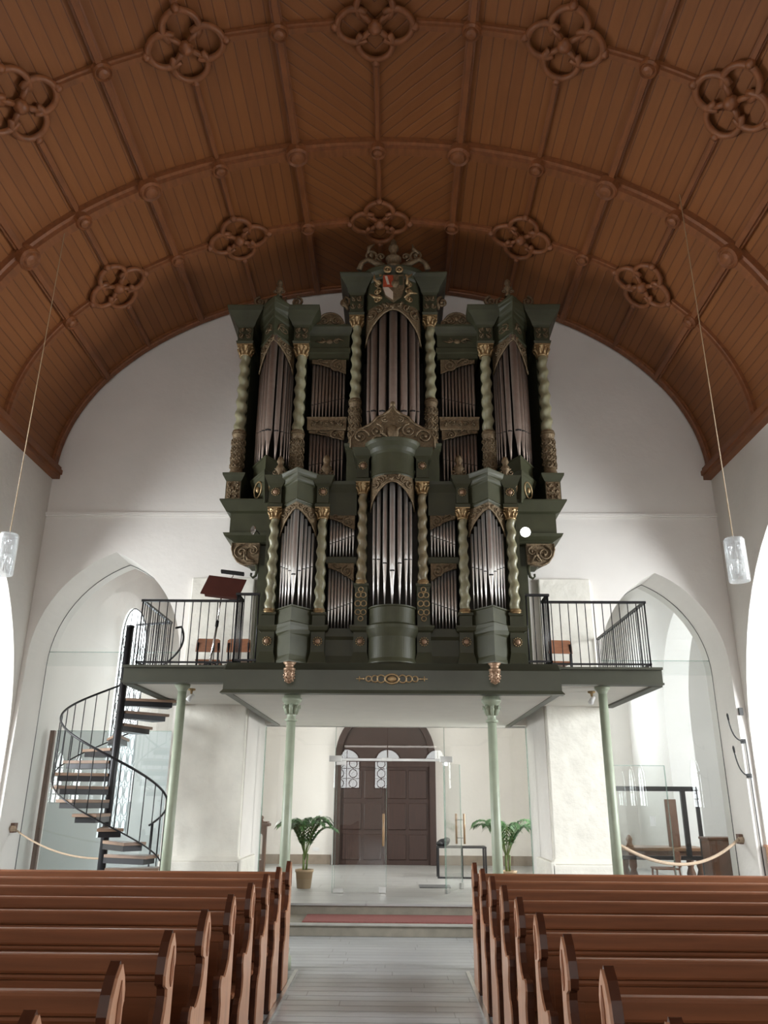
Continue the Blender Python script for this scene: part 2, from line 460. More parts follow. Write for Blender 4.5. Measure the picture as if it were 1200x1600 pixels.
# --- back wall with two pointed side arches and the tower opening
def pointed(x0, x1, zs, rise, n=14):
    """outline of a two-centred arch from (x0,zs) up over to (x1,zs)"""
    hw = (x1 - x0) / 2; xm = (x0 + x1) / 2; Rr = (rise * rise + hw * hw) / (2 * hw)
    a1 = math.acos((Rr - hw) / Rr); L = []
    for i in range(n + 1):
        a = a1 * i / n; L.append((x0 + Rr - Rr * math.cos(a), zs + Rr * math.sin(a)))
    return L + [(2 * xm - x, z) for x, z in L[-2::-1]]
def roundarch(x0, x1, zs, rise, n=24):
    xm, hw = (x0 + x1) / 2, (x1 - x0) / 2
    return [(xm - hw * math.cos(PI * i / n), zs + rise * math.sin(PI * i / n)) for i in range(n + 1)]
LA = (-5.9, -3.45, 3.85, 1.78); RA = (3.28, 5.31, 3.75, 1.55)
out = [(-6.68, -.1), (LA[0], -.1)] + pointed(*LA) + [(LA[1], -.1), (-2.27, -.1), (-2.27, 3.3), (2.32, 3.3), (2.32, -.1), (RA[0], -.1)] + pointed(*RA) + [(RA[1], -.1), (6.08, -.1), (6.08, 7.3)]
for i in range(41):
    s = SMAX - 2 * SMAX * i / 40; x, z = vault(s, -.08); out.append((x, z))
out += [(-6.68, 7.3)]
mb = MB(); mb.prism(out, 'xz', YW, YB)
wall_back = struct(mb.build('wall_back', M_wall))
# ledge across the back wall
mb = MB(); mb.box(XL, XR + .02, YW - .045, YW + .02, 6.30, 6.335); mb.box(XL, XR + .02, YW - .025, YW + .02, 6.27, 6.30)
struct(mb.build('trim_3', M_wall))
# pier fronts below and beside the balcony, with plinths
for i, (x0, x1) in enumerate(((-3.36, -2.27), (2.32, 3.22))):
    mb = MB(); mb.frustum((x0, x1, YW - .13, YW + .02), (x0 + .03, x1 - .03, YW - .10, YW + .02), 0, 5.17)
    mb.box(x0 - .05, x1 + .05, YW - .22, YW - .02, 0, .90); mb.frustum((x0 - .05, x1 + .05, YW - .22, YW), (x0, x1, YW - .13, YW), .90, .97)
    inner = x1 if i == 0 else x0; sg = 1 if i == 0 else -1
    mb.box(min(inner, inner + sg * .07), max(inner, inner + sg * .07), YW - .22, YB, 0, .93)
    struct(mb.build('wall_pier_%s' % ('left', 'right')[i], M_rough, bevel=.02))

# --- nave side walls with arcades
def side_wall(name, x0, x1):
    out = [(YE, -.1)]
    for c in (-6.6, 1.15, 8.9):
        out += [(c - 3.55, -.1)] + roundarch(c - 3.55, c + 3.55, 2.5, 3.65, 32) + [(c + 3.55, -.1)]
    out += [(YW + .02, -.1), (YW + .02, ZS + .3), (YE, ZS + .3)]
    mb = MB(); mb.prism(out, 'yz', x0, x1); return struct(mb.build(name, M_wall))
side_wall('wall_left', XL - .75, XL); side_wall('wall_right', XR, XR + .75)
def wallbox(name, m, *b):
    mb = MB(); mb.box(*b); return struct(mb.build(name, m))
AXL, AXR = -10.1, 9.5
wallbox('wall_aisle_left', M_wall, AXL - .3, AXL, YE, YW + .3, -.1, 6.8)
wallbox('wall_aisle_right', M_wall, AXR, AXR + .3, YE, YW + .3, -.1, 6.8)
wallbox('wall_aisle_end_left', M_wall, AXL, -6.6, YW, YW + .3, -.1, 6.8)
wallbox('wall_aisle_end_right', M_wall, 6.0, AXR, YW, YW + .3, -.1, 6.8)
wallbox('wall_aisle_east_left', M_wall, AXL, -6.6, YE - .3, YE, -.1, 6.8)
wallbox('wall_aisle_east_right', M_wall, 6.0, AXR, YE - .3, YE, -.1, 6.8)
wallbox('ceiling_aisle_left', M_wall, AXL - .3, XL - .7, YE - .3, YW + .3, 6.7, 6.9)
wallbox('ceiling_aisle_right', M_wall, XR + .7, AXR + .3, YE - .3, YW + .3, 6.7, 6.9)
wallbox('wall_east', M_wall, XL - .75, XR + .75, YE - .3, YE, -.1, 11.2)
# floors
mb = MB(); mb.box(-10.4, 9.8, YE - .3, 20.6, -.2, 0.0)
struct(mb.build('floor', M_floor, uv=lambda v: (v[1], v[0])))
# metal strips along the aisle edges, wooden pew podiums
for i, (x0, x1) in enumerate(((-1.07, -1.03), (.775, .815))):
    mb = MB(); mb.box(x0, x1, 1.0, 9.62, 0, .028); struct(mb.build('trim_%d' % (i + 4), M_steel))
# steps and raised hall floor
mb = MB(); mb.box(-2.27, 2.32, 11.98, 13.0, 0, .155); mb.box(-2.27, 2.32, 11.95, 12.06, .125, .157)
struct(mb.build('step', M_stoned, bevel=.008))
mb = MB(); mb.box(-2.27, 2.32, 11.945, 12.02, .135, .1615); struct(mb.build('trim_6', M_stone, bevel=.006))
mb = MB(); mb.box(-2.20, 2.25, 12.87, 13.5, .15, FLR - .02); mb.box(-3.3, 3.3, 13.5, 20.3, 0, FLR - .02); struct(mb.build('floor_hall_base', M_stoned))
mb = MB(); mb.box(-2.20, 2.25, 12.84, 13.5, FLR - .03, FLR); mb.box(-3.3, 3.3, 13.5, 20.3, FLR - .03, FLR)
struct(mb.build('floor_hall', M_tile, uv=lambda v: (v[1], v[0])))
mb = MB(); mb.box(3.5, 8.3, 13.5, 20.3, 0, .28); struct(mb.build('floor_chapel_right', M_tile, uv=lambda v: (v[1], v[0])))
# --- tower hall
for nm, x0, x1 in (('wall_hall_left', -3.5, -3.3), ('wall_hall_right', 3.3, 3.5)):
    wallbox(nm, M_wall, x0, x1, YB - .02, 20.3, -.1, 5.6)
mb = MB()
for x0, x1 in ((-3.35, -2.27), (2.32, 3.35)): mb.box(x0, x1, YB - .02, YG + .06, 0, 4.3)
mb.box(-2.3, 2.35, YG - .08, YG + .06, 2.99, 4.3)
struct(mb.build('wall_hall_front', M_wall))
wallbox('wall_hall_back', M_wall, -6.2, 8.4, 20.3, 20.6, -.1, 7.3)
wallbox('ceiling_hall', M_wall, -3.5, 3.5, YB, 20.4, 4.3, 4.45)
mb = MB(); mb.box(-3.3, -1.52, 20.26, 20.3, FLR, .52); mb.box(1.06, 3.3, 20.26, 20.3, FLR, .52); struct(mb.build('baseboard_back', M_skirt))
# --- north chapel (left) and south chapel (right) behind the pointed arches
wallbox('wall_chapel_left', M_wall, -6.2, -6.0, YB - .02, 20.4, -.1, 7.3)
wallbox('ceiling_chapel_left', M_rib, -6.1, -3.4, YB, 20.4, 7.08, 7.25)
wallbox('ceiling_chapel_right', M_wall, 3.4, 8.4, YB, 20.4, 7.08, 7.25)
out = [(YB - .02, -.1)] + [(YB + .12, -.1)] + roundarch(YB + .12, 17.6, 3.3, 2.35, 26) + [(17.6, -.1), (20.4, -.1), (20.4, 7.3), (YB - .02, 7.3)]
mb = MB(); mb.prism(out, 'yz', 5.9, 6.45); struct(mb.build('wall_chapel_right', M_wall))
wallbox('wall_chapel_outer', M_wall, 8.3, 8.5, YB - .02, 20.4, -.1, 7.3)
wallbox('wall_chapel_front', M_wall, 6.0, 8.5, YB - .2, YB, -.1, 7.3)

# --- windows
def lancet(name, plane, pos, u0, u1, z0, zs, rise, pane, sgn, shape=roundarch, bars=(2, 5), fw=.06, rings=False, lw=1.0):
    """leaded window against a wall: plane 'x' (wall x = pos) or 'y'; sgn = the way it faces"""
    pl = 'yz' if plane == 'x' else 'xz'
    o1 = [(u0, z0)] + shape(u0, u1, zs, rise) + [(u1, z0)]
    mb = MB(); mb.prism(o1, pl, min(pos, pos + sgn * .03), max(pos, pos + sgn * .03))
    win = struct(mb.build(name, pane))
    def P(u, z, d=.045): return (pos + sgn * d, u, z) if plane == 'x' else (u, pos + sgn * d, z)
    mb = MB()
    mb.tube([P(u, z) for u, z in o1], fw / 2, 6, closed=True)
    mb.build('window_frame', M_lead, win)
    mb = MB(); nx, nz = bars; zt = zs + rise
    for i in range(1, nx): 
        u = u0 + (u1 - u0) * i / nx; mb.tube([P(u, z0), P(u, zs + rise * .9)], .018 * lw, 5)
    for i in range(1, nz):
        z = z0 + (zt - z0) * i / nz
        if z < zs + rise * .5: mb.tube([P(u0, z), P(u1, z)], .012 * lw, 5)
    if rings:
        cw = (u1 - u0) / nx
        for i in range(nx):
            for j in range(nz):
                cu = u0 + cw * (i + .5); cz = z0 + (zt - z0) / nz * (j + .5); r = min(cw, (zt - z0) / nz) * .42
                if cz < zs + .1: mb.tube([P(cu + r * math.cos(2 * PI * k / 12), cz + r * math.sin(2 * PI * k / 12)) for k in range(12)], .02 * lw, 4, closed=True)
    mb.build('lead_bars', M_lead, win)
    return win
lancet('window_1', 'x', -6.0, 16.95, 18.6, 1.0, 5.1, .75, M_pane, 1, pointed, (4, 14), .03, True, .5)
for i, xx in enumerate((-2.45, -.33, 2.25)):
    lancet('window_%d' % (i + 2), 'y', YE, xx - .68, xx + .68, 2.3, 3.55, .68, M_east, 1, roundarch, (2, 4), .09, True)
lancet('window_5', 'y', YE, -2.8, 2.2, 4.7, 7.2, 2.0, M_bigpane, 1, pointed, (5, 8))  # added glowing window, unseen, goes with the added east light
n = 6
for yy, big in ((8.2, 1), (1.2, 0), (-6.0, 0)):
    for sx, px in ((1, AXL), (-1, AXR)):
        for dy in (-1.0, 1.0) if big else (-.75, .75):
            hw_ = .75 if big else .36
            lancet('window_%d' % n, 'x', px, yy + dy - hw_, yy + dy + hw_, 1.6, 4.2 if big else 2.5, 1.2 if big else .6, M_bigpane if big else M_lancet, sx, pointed, (2, 6)); n += 1
lancet('window_%d' % n, 'x', 3.3, 14.5, 16.5, 1.1, 2.6, .55, M_bigpane, -1, roundarch, (3, 3)); n += 1
lancet('window_%d' % n, 'x', -3.3, 16.7, 18.5, 1.1, 2.6, .55, M_bigpane, 1, roundarch, (3, 3)); n += 1  # added glowing window, put in to brighten the hall
lancet('window_%d' % n, 'y', 20.3, 3.75, 4.95, 1.9, 4.3, .8, M_bigpane, -1, pointed, (3, 6)); n += 1  # added glowing window out of view behind the pier, for chapel light
lancet('window_%d' % n, 'y', 13.5, 6.8, 8.0, 1.7, 4.1, .8, M_bigpane, 1, pointed, (3, 6))  # added glowing window, unseen, put in to light the recess

# --- the outer door of the tower hall
def ring_poly(o, i):                                            # outline between two open arches with the same feet order
    return o + i[::-1]
DX0, DX1 = -1.40, 0.96
fo = [(DX0 - .05, FLR)] + roundarch(DX0 - .05, DX1 + .05, 2.75, 1.25) + [(DX1 + .05, FLR)]
fi = [(DX0 + .10, FLR)] + roundarch(DX0 + .10, DX1 - .10, 2.75, 1.10) + [(DX1 - .10, FLR)]
mb = MB(); mb.prism(ring_poly(fo, fi), 'xz', 20.10, 20.3)
door = struct(mb.build('door_1', M_door))
mb = MB(); mb.prism([(DX0 + .08, 2.62)] + roundarch(DX0 + .08, DX1 - .08, 2.75, 1.12) + [(DX1 - .08, 2.62)], 'xz', 20.2, 20.28); 
mb.build('tympanum', M_door, door)
mb = MB(); mb.box(DX0 + .05, DX1 - .05, 20.12, 20.27, 2.52, 2.66); mb.box(DX0 + .03, DX1 - .03, 20.09, 20.27, 2.64, 2.69); mb.build('door_transom', M_door, door)
xm = (DX0 + DX1) / 2
for x0, x1 in ((DX0 + .10, xm - .005), (xm + .005, DX1 - .10)):
    mb = MB(); mb.box(x0, x1, 20.2, 20.27, FLR, 2.53); lf = mb.build('door_leaf', M_door, door)
    for ci in range(2):
        for z0, z1 in ((.42, .98), (1.08, 1.68), (1.78, 2.44)):
            a = x0 + .07 + ci * ((x1 - x0 - .07) / 2); b = a + (x1 - x0 - .07) / 2 - .07
            mb = MB(); mb.frustum((a, b, 20.17, 20.21), (a, b, 20.17, 20.21), z0, z1)
            o = mb.build('door_panel', M_door, lf, bevel=.018)

# --- aisle-end dado glimpsed past the right arch
mb = MB(); mb.box(5.42, 6.05, 12.38, 12.46, .0, 1.14); mb.box(5.40, 6.07, 12.35, 12.47, 1.14, 1.18)
for a in (5.47, 5.78): mb.box(a, a + .24, 12.365, 12.4, .2, 1.05)
struct(mb.build('trim_7', M_pewend, bevel=.006))
# ================================================================== glass screens of the side arches and of the tower hall
def arch_screen(name, label, a, y, zj):
    x0, x1, zs, rise = a
    t = thing(name, label, 'glass screen', (0.5 * (x0 + x1), y, 0))
    P = pointed(x0, x1, zs, rise)
    mb = MB(); mb.prism([(x0 + .01, zj + .006)] + [(min(max(x, x0 + .01), x1 - .01), z - .01) for x, z in P] + [(x1 - .01, zj + .006)], 'xz', y - .005, y + .005); mb.build('upper_pane', M_glass, t)
    mb = MB(); mb.box(x0 + .01, x1 - .01, y - .005, y + .005, .01, zj - .006); mb.build('lower_pane', M_glass, t)
    mb = MB(); mb.tube([(x0 + .004, y, 0)] + [(x, y, z - .004) for x, z in P] + [(x1 - .004, y, 0)], .007, 6); mb.build('edge_seal', M_mat, t)
    mb = MB(); mb.box(x0, x1, y - .007, y + .007, zj - .006, zj + .006); mb.build('joint_strip', M_gedge, t)
    return t
arch_screen('arch_glazing', 'clear pointed glass screen filling the left arch of the back wall', LA, 13.25, 4.08)
arch_screen('arch_glazing', 'clear pointed glass screen filling the right arch of the back wall', RA, 13.25, 3.98)
t = thing('glass_partition', 'pale bluish half-height glass partition behind the spiral staircase', 'partition', (-4.7, 13.9, 0))
mb = MB(); mb.box(-5.82, -3.52, 13.895, 13.91, 0.02, 2.83); mb.build('pane', M_screen, t)
mb = MB(); mb.box(-5.82, -3.52, 13.89, 13.915, 2.83, 2.842); mb.build('top_edge', M_gedge, t)
mb = MB(); mb.box(-5.93, -5.85, 13.86, 13.94, 0, 2.84)
tag(mb.build('wooden_post', M_post, loc=(-5.9, 13.9, 0), bevel=.008), 'brown square wooden post at the left edge of the glass partition', 'post')
t = thing('glass_partition', 'clear low glass partition behind the right pale green column', 'partition', (3.95, 13.9, 0))
mb = MB(); mb.box(3.52, 4.55, 13.895, 13.907, 0.29, 2.32); mb.build('pane', M_glass, t)
mb = MB(); mb.box(3.52, 4.55, 13.893, 13.909, 2.32, 2.332); mb.box(4.545, 4.56, 13.89, 13.912, .29, 2.33); mb.build('polished_edge', M_gedge, t)
mb = MB(); mb.box(4.22, 4.31, 13.885, 13.893, 1.38, 1.53)
tag(mb.build('paper_notice', M_white, loc=(4.26, 13.89, 1.38)), 'small white paper notice stuck on the low glass partition', 'notice')

# hall front: fixed panes, steel rail, two doors
GX0, GXH0, GXM, GXH1, GX1 = -2.26, -1.02, -0.12, 0.87, 2.31
t = thing('glass_wall', 'full-width clear glass wall in front of the tower hall', 'glass screen', (0, YG, FLR))
for x0, x1, z0, z1 in ((GX0, GXH0, FLR, 2.96), (GXH1, GX1, FLR, 2.96), (GXH0 + .005, GXM, 2.42, 2.96), (GXM + .005, GXH1 - .005, 2.42, 2.96)):
    mb = MB(); mb.box(x0 + .004, x1 - .004, YG - .006, YG + .006, z0 + .01, z1); mb.build('pane', M_glass, t)
for x in (GXH0, GXH1):
    mb = MB(); mb.box(x - .005, x + .005, YG - .012, YG + .012, FLR, 2.96); mb.build('pane_joint', M_gedge, t)
mb = MB(); mb.box(GX0, GX1, YG - .02, YG + .02, 2.95, 2.985); mb.build('head_channel', M_steel, t)
mb = MB(); mb.box(GXH0 - .02, GXH1 + .02, YG - .022, YG + .022, 2.385, 2.425)
mb.build('steel_rail', M_steel, t)
for x in (GXH0, GXM, GXH1 + .03):
    mb = MB(); mb.box(x - .11, x + .11, YG - .03, YG + .03, 2.37, 2.47) if x != GXM else mb.box(x - .1, x + .08, YG - .03, YG + .03, 2.38, 2.44)
    mb.build('patch_fitting', M_steel, t, bevel=.005)
for x in (GX0 + .006, GX1 - .006):
    mb = MB(); mb.box(x - .008, x + .008, YG - .015, YG + .015, FLR, 2.96); mb.build('wall_channel', M_gedge, t)
def door_leaf(label, hinge, ang, sgn, length):
    d = thing('glass_door', label, 'door', (hinge, YG, FLR))
    OFF[d] = Vector((0, 0, 0))
    a, b = sorted((sgn * .012, sgn * length))
    mb = MB(); mb.box(a, b, -.006, .006, .015, 2.06); mb.build('pane', M_glass, d)
    mb = MB()
    for q in (a, b): mb.box(q - .004, q + .004, -.008, .008, .015, 2.06)
    mb.build('pane_edge', M_gedge, d)
    for z in (.0, 2.0):
        mb = MB(); q = sgn * .08; mb.box(min(0, sgn * .17), max(0, sgn * .17), -.02, .02, z + .005, z + .075); mb.build('hinge_fitting', M_steel, d, bevel=.004)
    mb = MB(); q = sgn * (length - .06); mb.box(q - .06, q + .06, -.02, .02, .005, .10); mb.build('floor_lock', M_steel, d, bevel=.004)
    hx = sgn * (length - .05)
    for s in (-1, 1):
        mb = MB(); mb.tube([(hx, s * .075, .72), (hx, s * .075, 1.22)], .019, 8); h = mb.build('handle', M_handle, d)
        mb = MB()
        for z in (.82, 1.12): mb.cyl((hx, s * .006, z), (hx, s * .075, z), .009, 6)
        mb.build('handle_mount', M_steel, h)
    d.rotation_euler = (0, 0, ang)
    return d
door_leaf('closed clear glass door leaf with upright wooden bar handle', GXH0 + .02, 0, 1, .87)
door_leaf('clear glass door leaf standing open into the hall', GXH1 - .02, R(-112), -1, .93)

# carpet and mats
mb = MB(); mb.box(-1.27, 1.35, 12.07, 12.80, .155, .172)
tag(mb.build('carpet_runner', M_carpet, loc=(0, 12.4, .155), bevel=.004), 'long dull red carpet runner lying on the lower step', 'carpet')
mb = MB(); mb.box(.45, 1.0, 15.1, 15.6, FLR, FLR + .012)
tag(mb.build('door_mat', M_mat, loc=(.7, 15.3, FLR)), 'dark grey door mat on the hall floor behind the open glass door', 'mat')

# ================================================================== things in the hall
def palm(label, x, y, n, seed, hgt, spread):
    rr = random.Random(seed)
    t = thing('potted_palm', label, 'plant', (x, y, FLR), 'palms in the tower hall')
    mb = MB(); mb.lathe([(.001, 0), (.12, 0), (.15, .26), (.162, .26), (.162, .30), (.14, .30), (.135, .26), (.001, .26)], x, y, FLR, 20); pot = mb.build('pot', M_pot, t)
    mb = MB()
    for k in range(3):
        a = k * 2.1; mb.tube([(x + .03 * math.cos(a), y + .03 * math.sin(a), FLR + .25), (x + .05 * math.cos(a), y + .05 * math.sin(a), FLR + .55)], [.022, .014], 6)
    mb.build('stem', M_stem, t)
    for k in range(n):
        az = k * 2.399 + rr.uniform(-.25, .25); up = hgt * rr.uniform(.75, 1.0); out = spread * rr.uniform(.65, 1.0)
        P = []
        for i in range(11):
            f = i / 10
            r = out * (f ** 1.15); z = FLR + .45 + up * (1.9 * f - 1.12 * f * f)
            P.append(Vector((x + r * math.cos(az), y + r * math.sin(az), z)))
        mb = MB(); mb.tube(P, [.008 - .006 * i / 10 for i in range(11)], 5, 1)
        for i in range(2, 11):
            for h in (0, .5):
                if i == 10 and h: continue
                p = P[i] if h == 0 else (P[i] + P[i + 1]) / 2
                tg = (P[min(i + 1, 10)] - P[i - 1]).normalized()
                side = tg.cross(Vector((0, 0, 1))).normalized(); ll = .24 * (1 - abs((i + h) / 10 - .5) * 1.1) + .05
                for sg in (-1, 1):
                    d = (tg * .75 + side * sg * .8 + Vector((0, 0, -.12))).normalized()
                    m1 = p + d * ll * .5 + Vector((0, 0, .015)); e = p + d * ll + Vector((0, 0, -.05)); wv = d.cross(Vector((0, 0, 1))).normalized() * .019
                    mb.add([p, m1 + wv, m1 - wv, e], [(0, 1, 2), (1, 3, 2)], 0, True)
        mb.build('frond', [M_leaf, M_stem], t)
    return t
palm('leafy green palm in a tan pot beside the left capital column', -1.56, 14.9, 16, 3, .85, .52)
palm('leafy green palm partly hidden by the right capital column', 1.98, 14.95, 15, 11, .85, .58)

# slim wooden lectern at left
lx, ly = -2.42, 15.3
t = thing('wooden_stand', 'slim brown wooden stand with an open arch behind the left hall glass', 'stand', (lx, ly, FLR))
mb = MB(); mb.box(lx - .17, lx + .17, ly - .15, ly + .15, FLR, FLR + .10); mb.box(lx - .14, lx + .14, ly - .12, ly + .12, FLR + .10, FLR + .17); mb.build('base', M_furnd, t, bevel=.01)
mb = MB(); o1 = [(lx - .10, FLR + .17), (lx - .10, FLR + .98), (lx + .10, FLR + .98), (lx + .10, FLR + .17)]
hole = [(lx - .05, FLR + .40)] + roundarch(lx - .05, lx + .05, FLR + .78, .06, 8) + [(lx + .05, FLR + .40)]
mb.prism([(lx - .10, FLR + .17), (lx - .10, FLR + .98), (lx - .05, FLR + .98)] + [(lx - .05, FLR + .78), (lx - .05, FLR + .17)], 'xz', ly - .08, ly + .08)
mb.prism([(lx + .10, FLR + .17), (lx + .10, FLR + .98), (lx + .05, FLR + .98), (lx + .05, FLR + .17)], 'xz', ly - .08, ly + .08)
mb.prism(roundarch(lx - .05, lx + .05, FLR + .80, .06, 8) + [(lx + .05, FLR + .98), (lx - .05, FLR + .98)], 'xz', ly - .08, ly + .08)
mb.box(lx - .05, lx + .05, ly - .08, ly + .08, FLR + .17, FLR + .42); mb.build('body', M_furnd, t)
mb = MB(); mb.box(lx - .16, lx + .16, ly - .14, ly + .14, FLR + .98, FLR + 1.03); mb.box(lx - .13, lx + .13, ly - .11, ly + .11, FLR + 1.03, FLR + 1.06); mb.build('top', M_furnd, t, bevel=.008)
mb = MB(); mb.lathe([(.001, 0), (.04, 0), (.025, .03), (.045, .06), (.03, .09), (.001, .10)], lx, ly, FLR + 1.06, 12); mb.build('knob', M_furnd, t)
# low black table frame with a bundle on it
x0, x1, ya, yb = .86, 1.84, 16.9, 17.35
t = thing('frame_table', 'low black metal frame table behind the open glass door', 'table', (1.35, 17.1, FLR))
mb = MB(); mb.box(x0, x1, ya, yb, .86, .89); mb.build('tabletop', M_blackm, t)
for x in (x0 + .02, x1 - .02):
    for y in (ya + .02, yb - .02):
        mb = MB(); mb.box(x - .018, x + .018, y - .018, y + .018, FLR, .86); mb.build('leg', M_black, t)
mb = MB(); mb.box(1.33, 1.37, ya, ya + .04, FLR, .86); mb.box(x0, x1, ya, ya + .035, FLR, FLR + .03); mb.build('frame_bar', M_black, t)
mb = MB(); mb.ball((1.0, 17.05, .962), (.12, .10, .07), 12); mb.ball((1.06, 17.0, 1.0), (.07, .07, .06), 10); mb.ball((.92, 17.0, .942), (.08, .06, .05), 10)
tag(mb.build('cloth_bundle', M_blackm, loc=(1.0, 17.05, .89)), 'black crumpled bundle lying on the black frame table', 'cloth')
mb = MB(); mb.box(-1.82, -1.74, 20.285, 20.30, 1.42, 1.50)
tag(mb.build('wall_switch', M_white, loc=(-1.78, 20.29, 1.42)), 'white light switch on the hall wall left of the dark door', 'switch')
mb = MB(); mb.box(-1.95, -1.79, 20.285, 20.30, .60, .68)
tag(mb.build('wall_socket', M_white, loc=(-1.87, 20.29, .60)), 'white double socket low on the hall wall above the skirting', 'socket')

# ================================================================== south chapel furniture (right arch)
t = thing('wooden_table', 'old brown wooden table behind the rope barrier in the right arch', 'table', (4.9, 15.6, 0))
mb = MB(); mb.box(4.12, 5.62, 15.2, 16.0, .93, .985); mb.build('tabletop', M_furn, t, bevel=.008)
mb = MB(); mb.box(4.2, 5.55, 15.27, 15.93, .78, .93); mb.build('apron', M_furnd, t)
for x in (4.28, 5.48):
    for y in (15.34, 15.86):
        mb = MB(); mb.lathe([(.03, .28), (.045, .30), (.06, .33), (.04, .37), (.075, .44), (.085, .52), (.05, .62), (.07, .68), (.07, .79)], x, y, 0, 12); mb.build('leg', M_furnd, t)
mb = MB(); mb.lathe([(.001, 0), (.07, 0), (.06, .03), (.045, .08), (.06, .13), (.03, .19), (.001, .21)], 4.28, 15.45, .985, 12)
tag(mb.build('wooden_ornament', M_furn, loc=(4.28, 15.45, .985)), 'small turned brown wooden ornament on the left end of the old table', 'ornament')
mb = MB(); mb.box(5.03, 5.24, 15.55, 15.59, .985, 1.80)
tag(mb.build('upright_board', M_furnd, loc=(5.13, 15.57, .985), bevel=.005), 'narrow dark brown board standing upright on the old table', 'board')
t = thing('display_frame', 'black steel framed glass display stand before the old table', 'display', (4.6, 14.75, 0))
for x in (3.85, 5.34):
    mb = MB(); mb.box(x - .028, x + .028, 14.72, 14.78, .30, 2.0); mb.build('upright', M_black, t)
    mb = MB(); mb.box(x - .03, x + .03, 14.5, 15.0, .28, .31); mb.build('foot', M_black, t)
mb = MB(); mb.box(3.82, 5.37, 14.71, 14.79, 1.93, 2.01); mb.build('top_bar', M_black, t)
mb = MB(); mb.box(3.87, 5.32, 14.72, 14.78, .82, .88); mb.build('lower_bar', M_black, t)
mb = MB(); mb.box(5.06, 5.14, 14.72, 14.78, .88, 1.93); mb.build('mullion', M_black, t)
mb = MB(); mb.box(3.87, 5.06, 14.745, 14.755, .88, 1.93); mb.build('pane', M_glass, t)
def chair(name, label, loc, rz, group=None, h=.88, sh=.46, wd=.40, wood=M_chair, legm=None):
    t = thing(name, label, 'chair', (0, 0, 0), group); k = sh / .46
    mb = MB(); mb.box(-wd / 2, wd / 2, -.2, .2, sh - .025, sh); mb.build('seat', wood, t, bevel=.01)
    mb = MB(); mb.prism([(-wd / 2, h - .25 * k), (-wd / 2 + .01, h - .02), (-wd / 2 + .04, h), (wd / 2 - .04, h), (wd / 2 - .01, h - .02), (wd / 2, h - .25 * k)], 'xz', .20, .222); mb.build('backrest', wood, t)
    for sx in (-1, 1):
        mb = MB(); mb.tube([(sx * (wd / 2 - .03), -.17, sh - .02), (sx * (wd / 2 - .01), -.19, 0)], .016, 6); mb.build('leg', legm or wood, t)
        mb = MB(); mb.tube([(sx * (wd / 2 - .03), .23, h - .06), (sx * (wd / 2 - .03), .19, sh - .02), (sx * (wd / 2 - .01), .24, 0)], .016, 6); mb.build('leg', legm or wood, t)
    for sx in (-1, 1):
        mb = MB(); mb.tube([(sx * (wd / 2 - .02), -.18, .2 * k), (sx * (wd / 2 - .02), .215, .2 * k)], .011, 5); mb.build('stretcher', legm or wood, t)
    t.location = loc; t.rotation_euler = (0, 0, rz); return t
chair('wooden_chair', 'small brown wooden chair beside the old table in the right arch', (4.55, 14.42, .28), R(-95), h=.70, sh=.44)
t = thing('wooden_cabinet', 'plain brown wooden cabinet at the right end of the old table', 'cabinet', (5.5, 14.15, 0))
mb = MB(); mb.box(5.18, 5.80, 13.98, 14.35, .28, 1.17); mb.build('body', M_furnd, t, bevel=.01)
mb = MB(); mb.box(5.15, 5.83, 13.95, 14.38, 1.17, 1.21); mb.build('top', M_furnd, t, bevel=.008)
for xa in (5.21, 5.5):
    mb = MB(); mb.box(xa, xa + .27, 13.965, 13.985, .36, 1.1); mb.build('door', M_furnd, t, bevel=.006)

# rope barriers
def rope(label, a, b, sag, hookx, rr=.021):
    t = thing('rope_barrier', label, 'rope', a)
    A, B = Vector(a), Vector(b); pts = []
    for i in range(25):
        f = i / 24; p = A.lerp(B, f); p.z -= sag * 4 * f * (1 - f); pts.append(p)
    mb = MB(); mb.tube(pts, rr, 8); mb.build('rope', M_rope, t)
    hk = Vector(hookx)
    mb = MB(); mb.tube([hk + Vector((0, 0, .03)), hk + Vector((0, -.05, .02)), hk + Vector((0, -.09, -.01)), hk + Vector((0, -.09, .04))], .016, 6); mb.ball(hk + Vector((0, -.04, .0)), (.06, .06, .05), 8); mb.build('hook_knot', M_rope, t)
    mb = MB(); mb.box(hk.x - .03, hk.x + .03, hk.y - .06, hk.y + .06, hk.z - .06, hk.z + .08); mb.build('wall_plate', M_post, t, bevel=.005)
rope('pale thick rope barrier hanging from the right pale green column', (2.68, 10.16, 1.27), (5.24, 12.93, 1.23), .28, (5.275, 12.97, 1.22))
rope('thin brown rope barrier hanging between left wall and staircase pole', (-5.80, 12.86, 1.28), (-3.97, 11.5, .98), .10, (-5.865, 12.92, 1.30), .013)

# microphones on swan-neck holders by the right corner, and their cable
def gooseneck(label, pts):
    t = thing('gooseneck_microphone', label, 'microphone', pts[-1], None)
    mb = MB(); V = [Vector(p) for p in pts]; L = []
    for i in range(13):
        f = i / 12; L.append((1 - f) ** 2 * V[0] + 2 * f * (1 - f) * V[1] + f * f * V[2])
    mb.tube(L, .010, 6); mb.build('neck', M_cable, t)
    mb = MB(); mb.tube([V[0] + Vector((-.005, 0, .06)), V[0] + Vector((-.002, 0, .03)), V[0]+ Vector((0.004, 0, -.04))], [.008, .018, .014], 8); mb.build('head', M_blackm, t)
    mb = MB(); mb.box(V[2].x - .02, V[2].x + .03, 12.42, 12.5, V[2].z - .03, V[2].z + .03); mb.build('bracket', M_blackm, t)
gooseneck('upper black swan-neck microphone on the white corner by the right arch', [(5.13, 12.42, 2.98), (5.14, 12.40, 2.62), (5.32, 12.42, 2.63)])
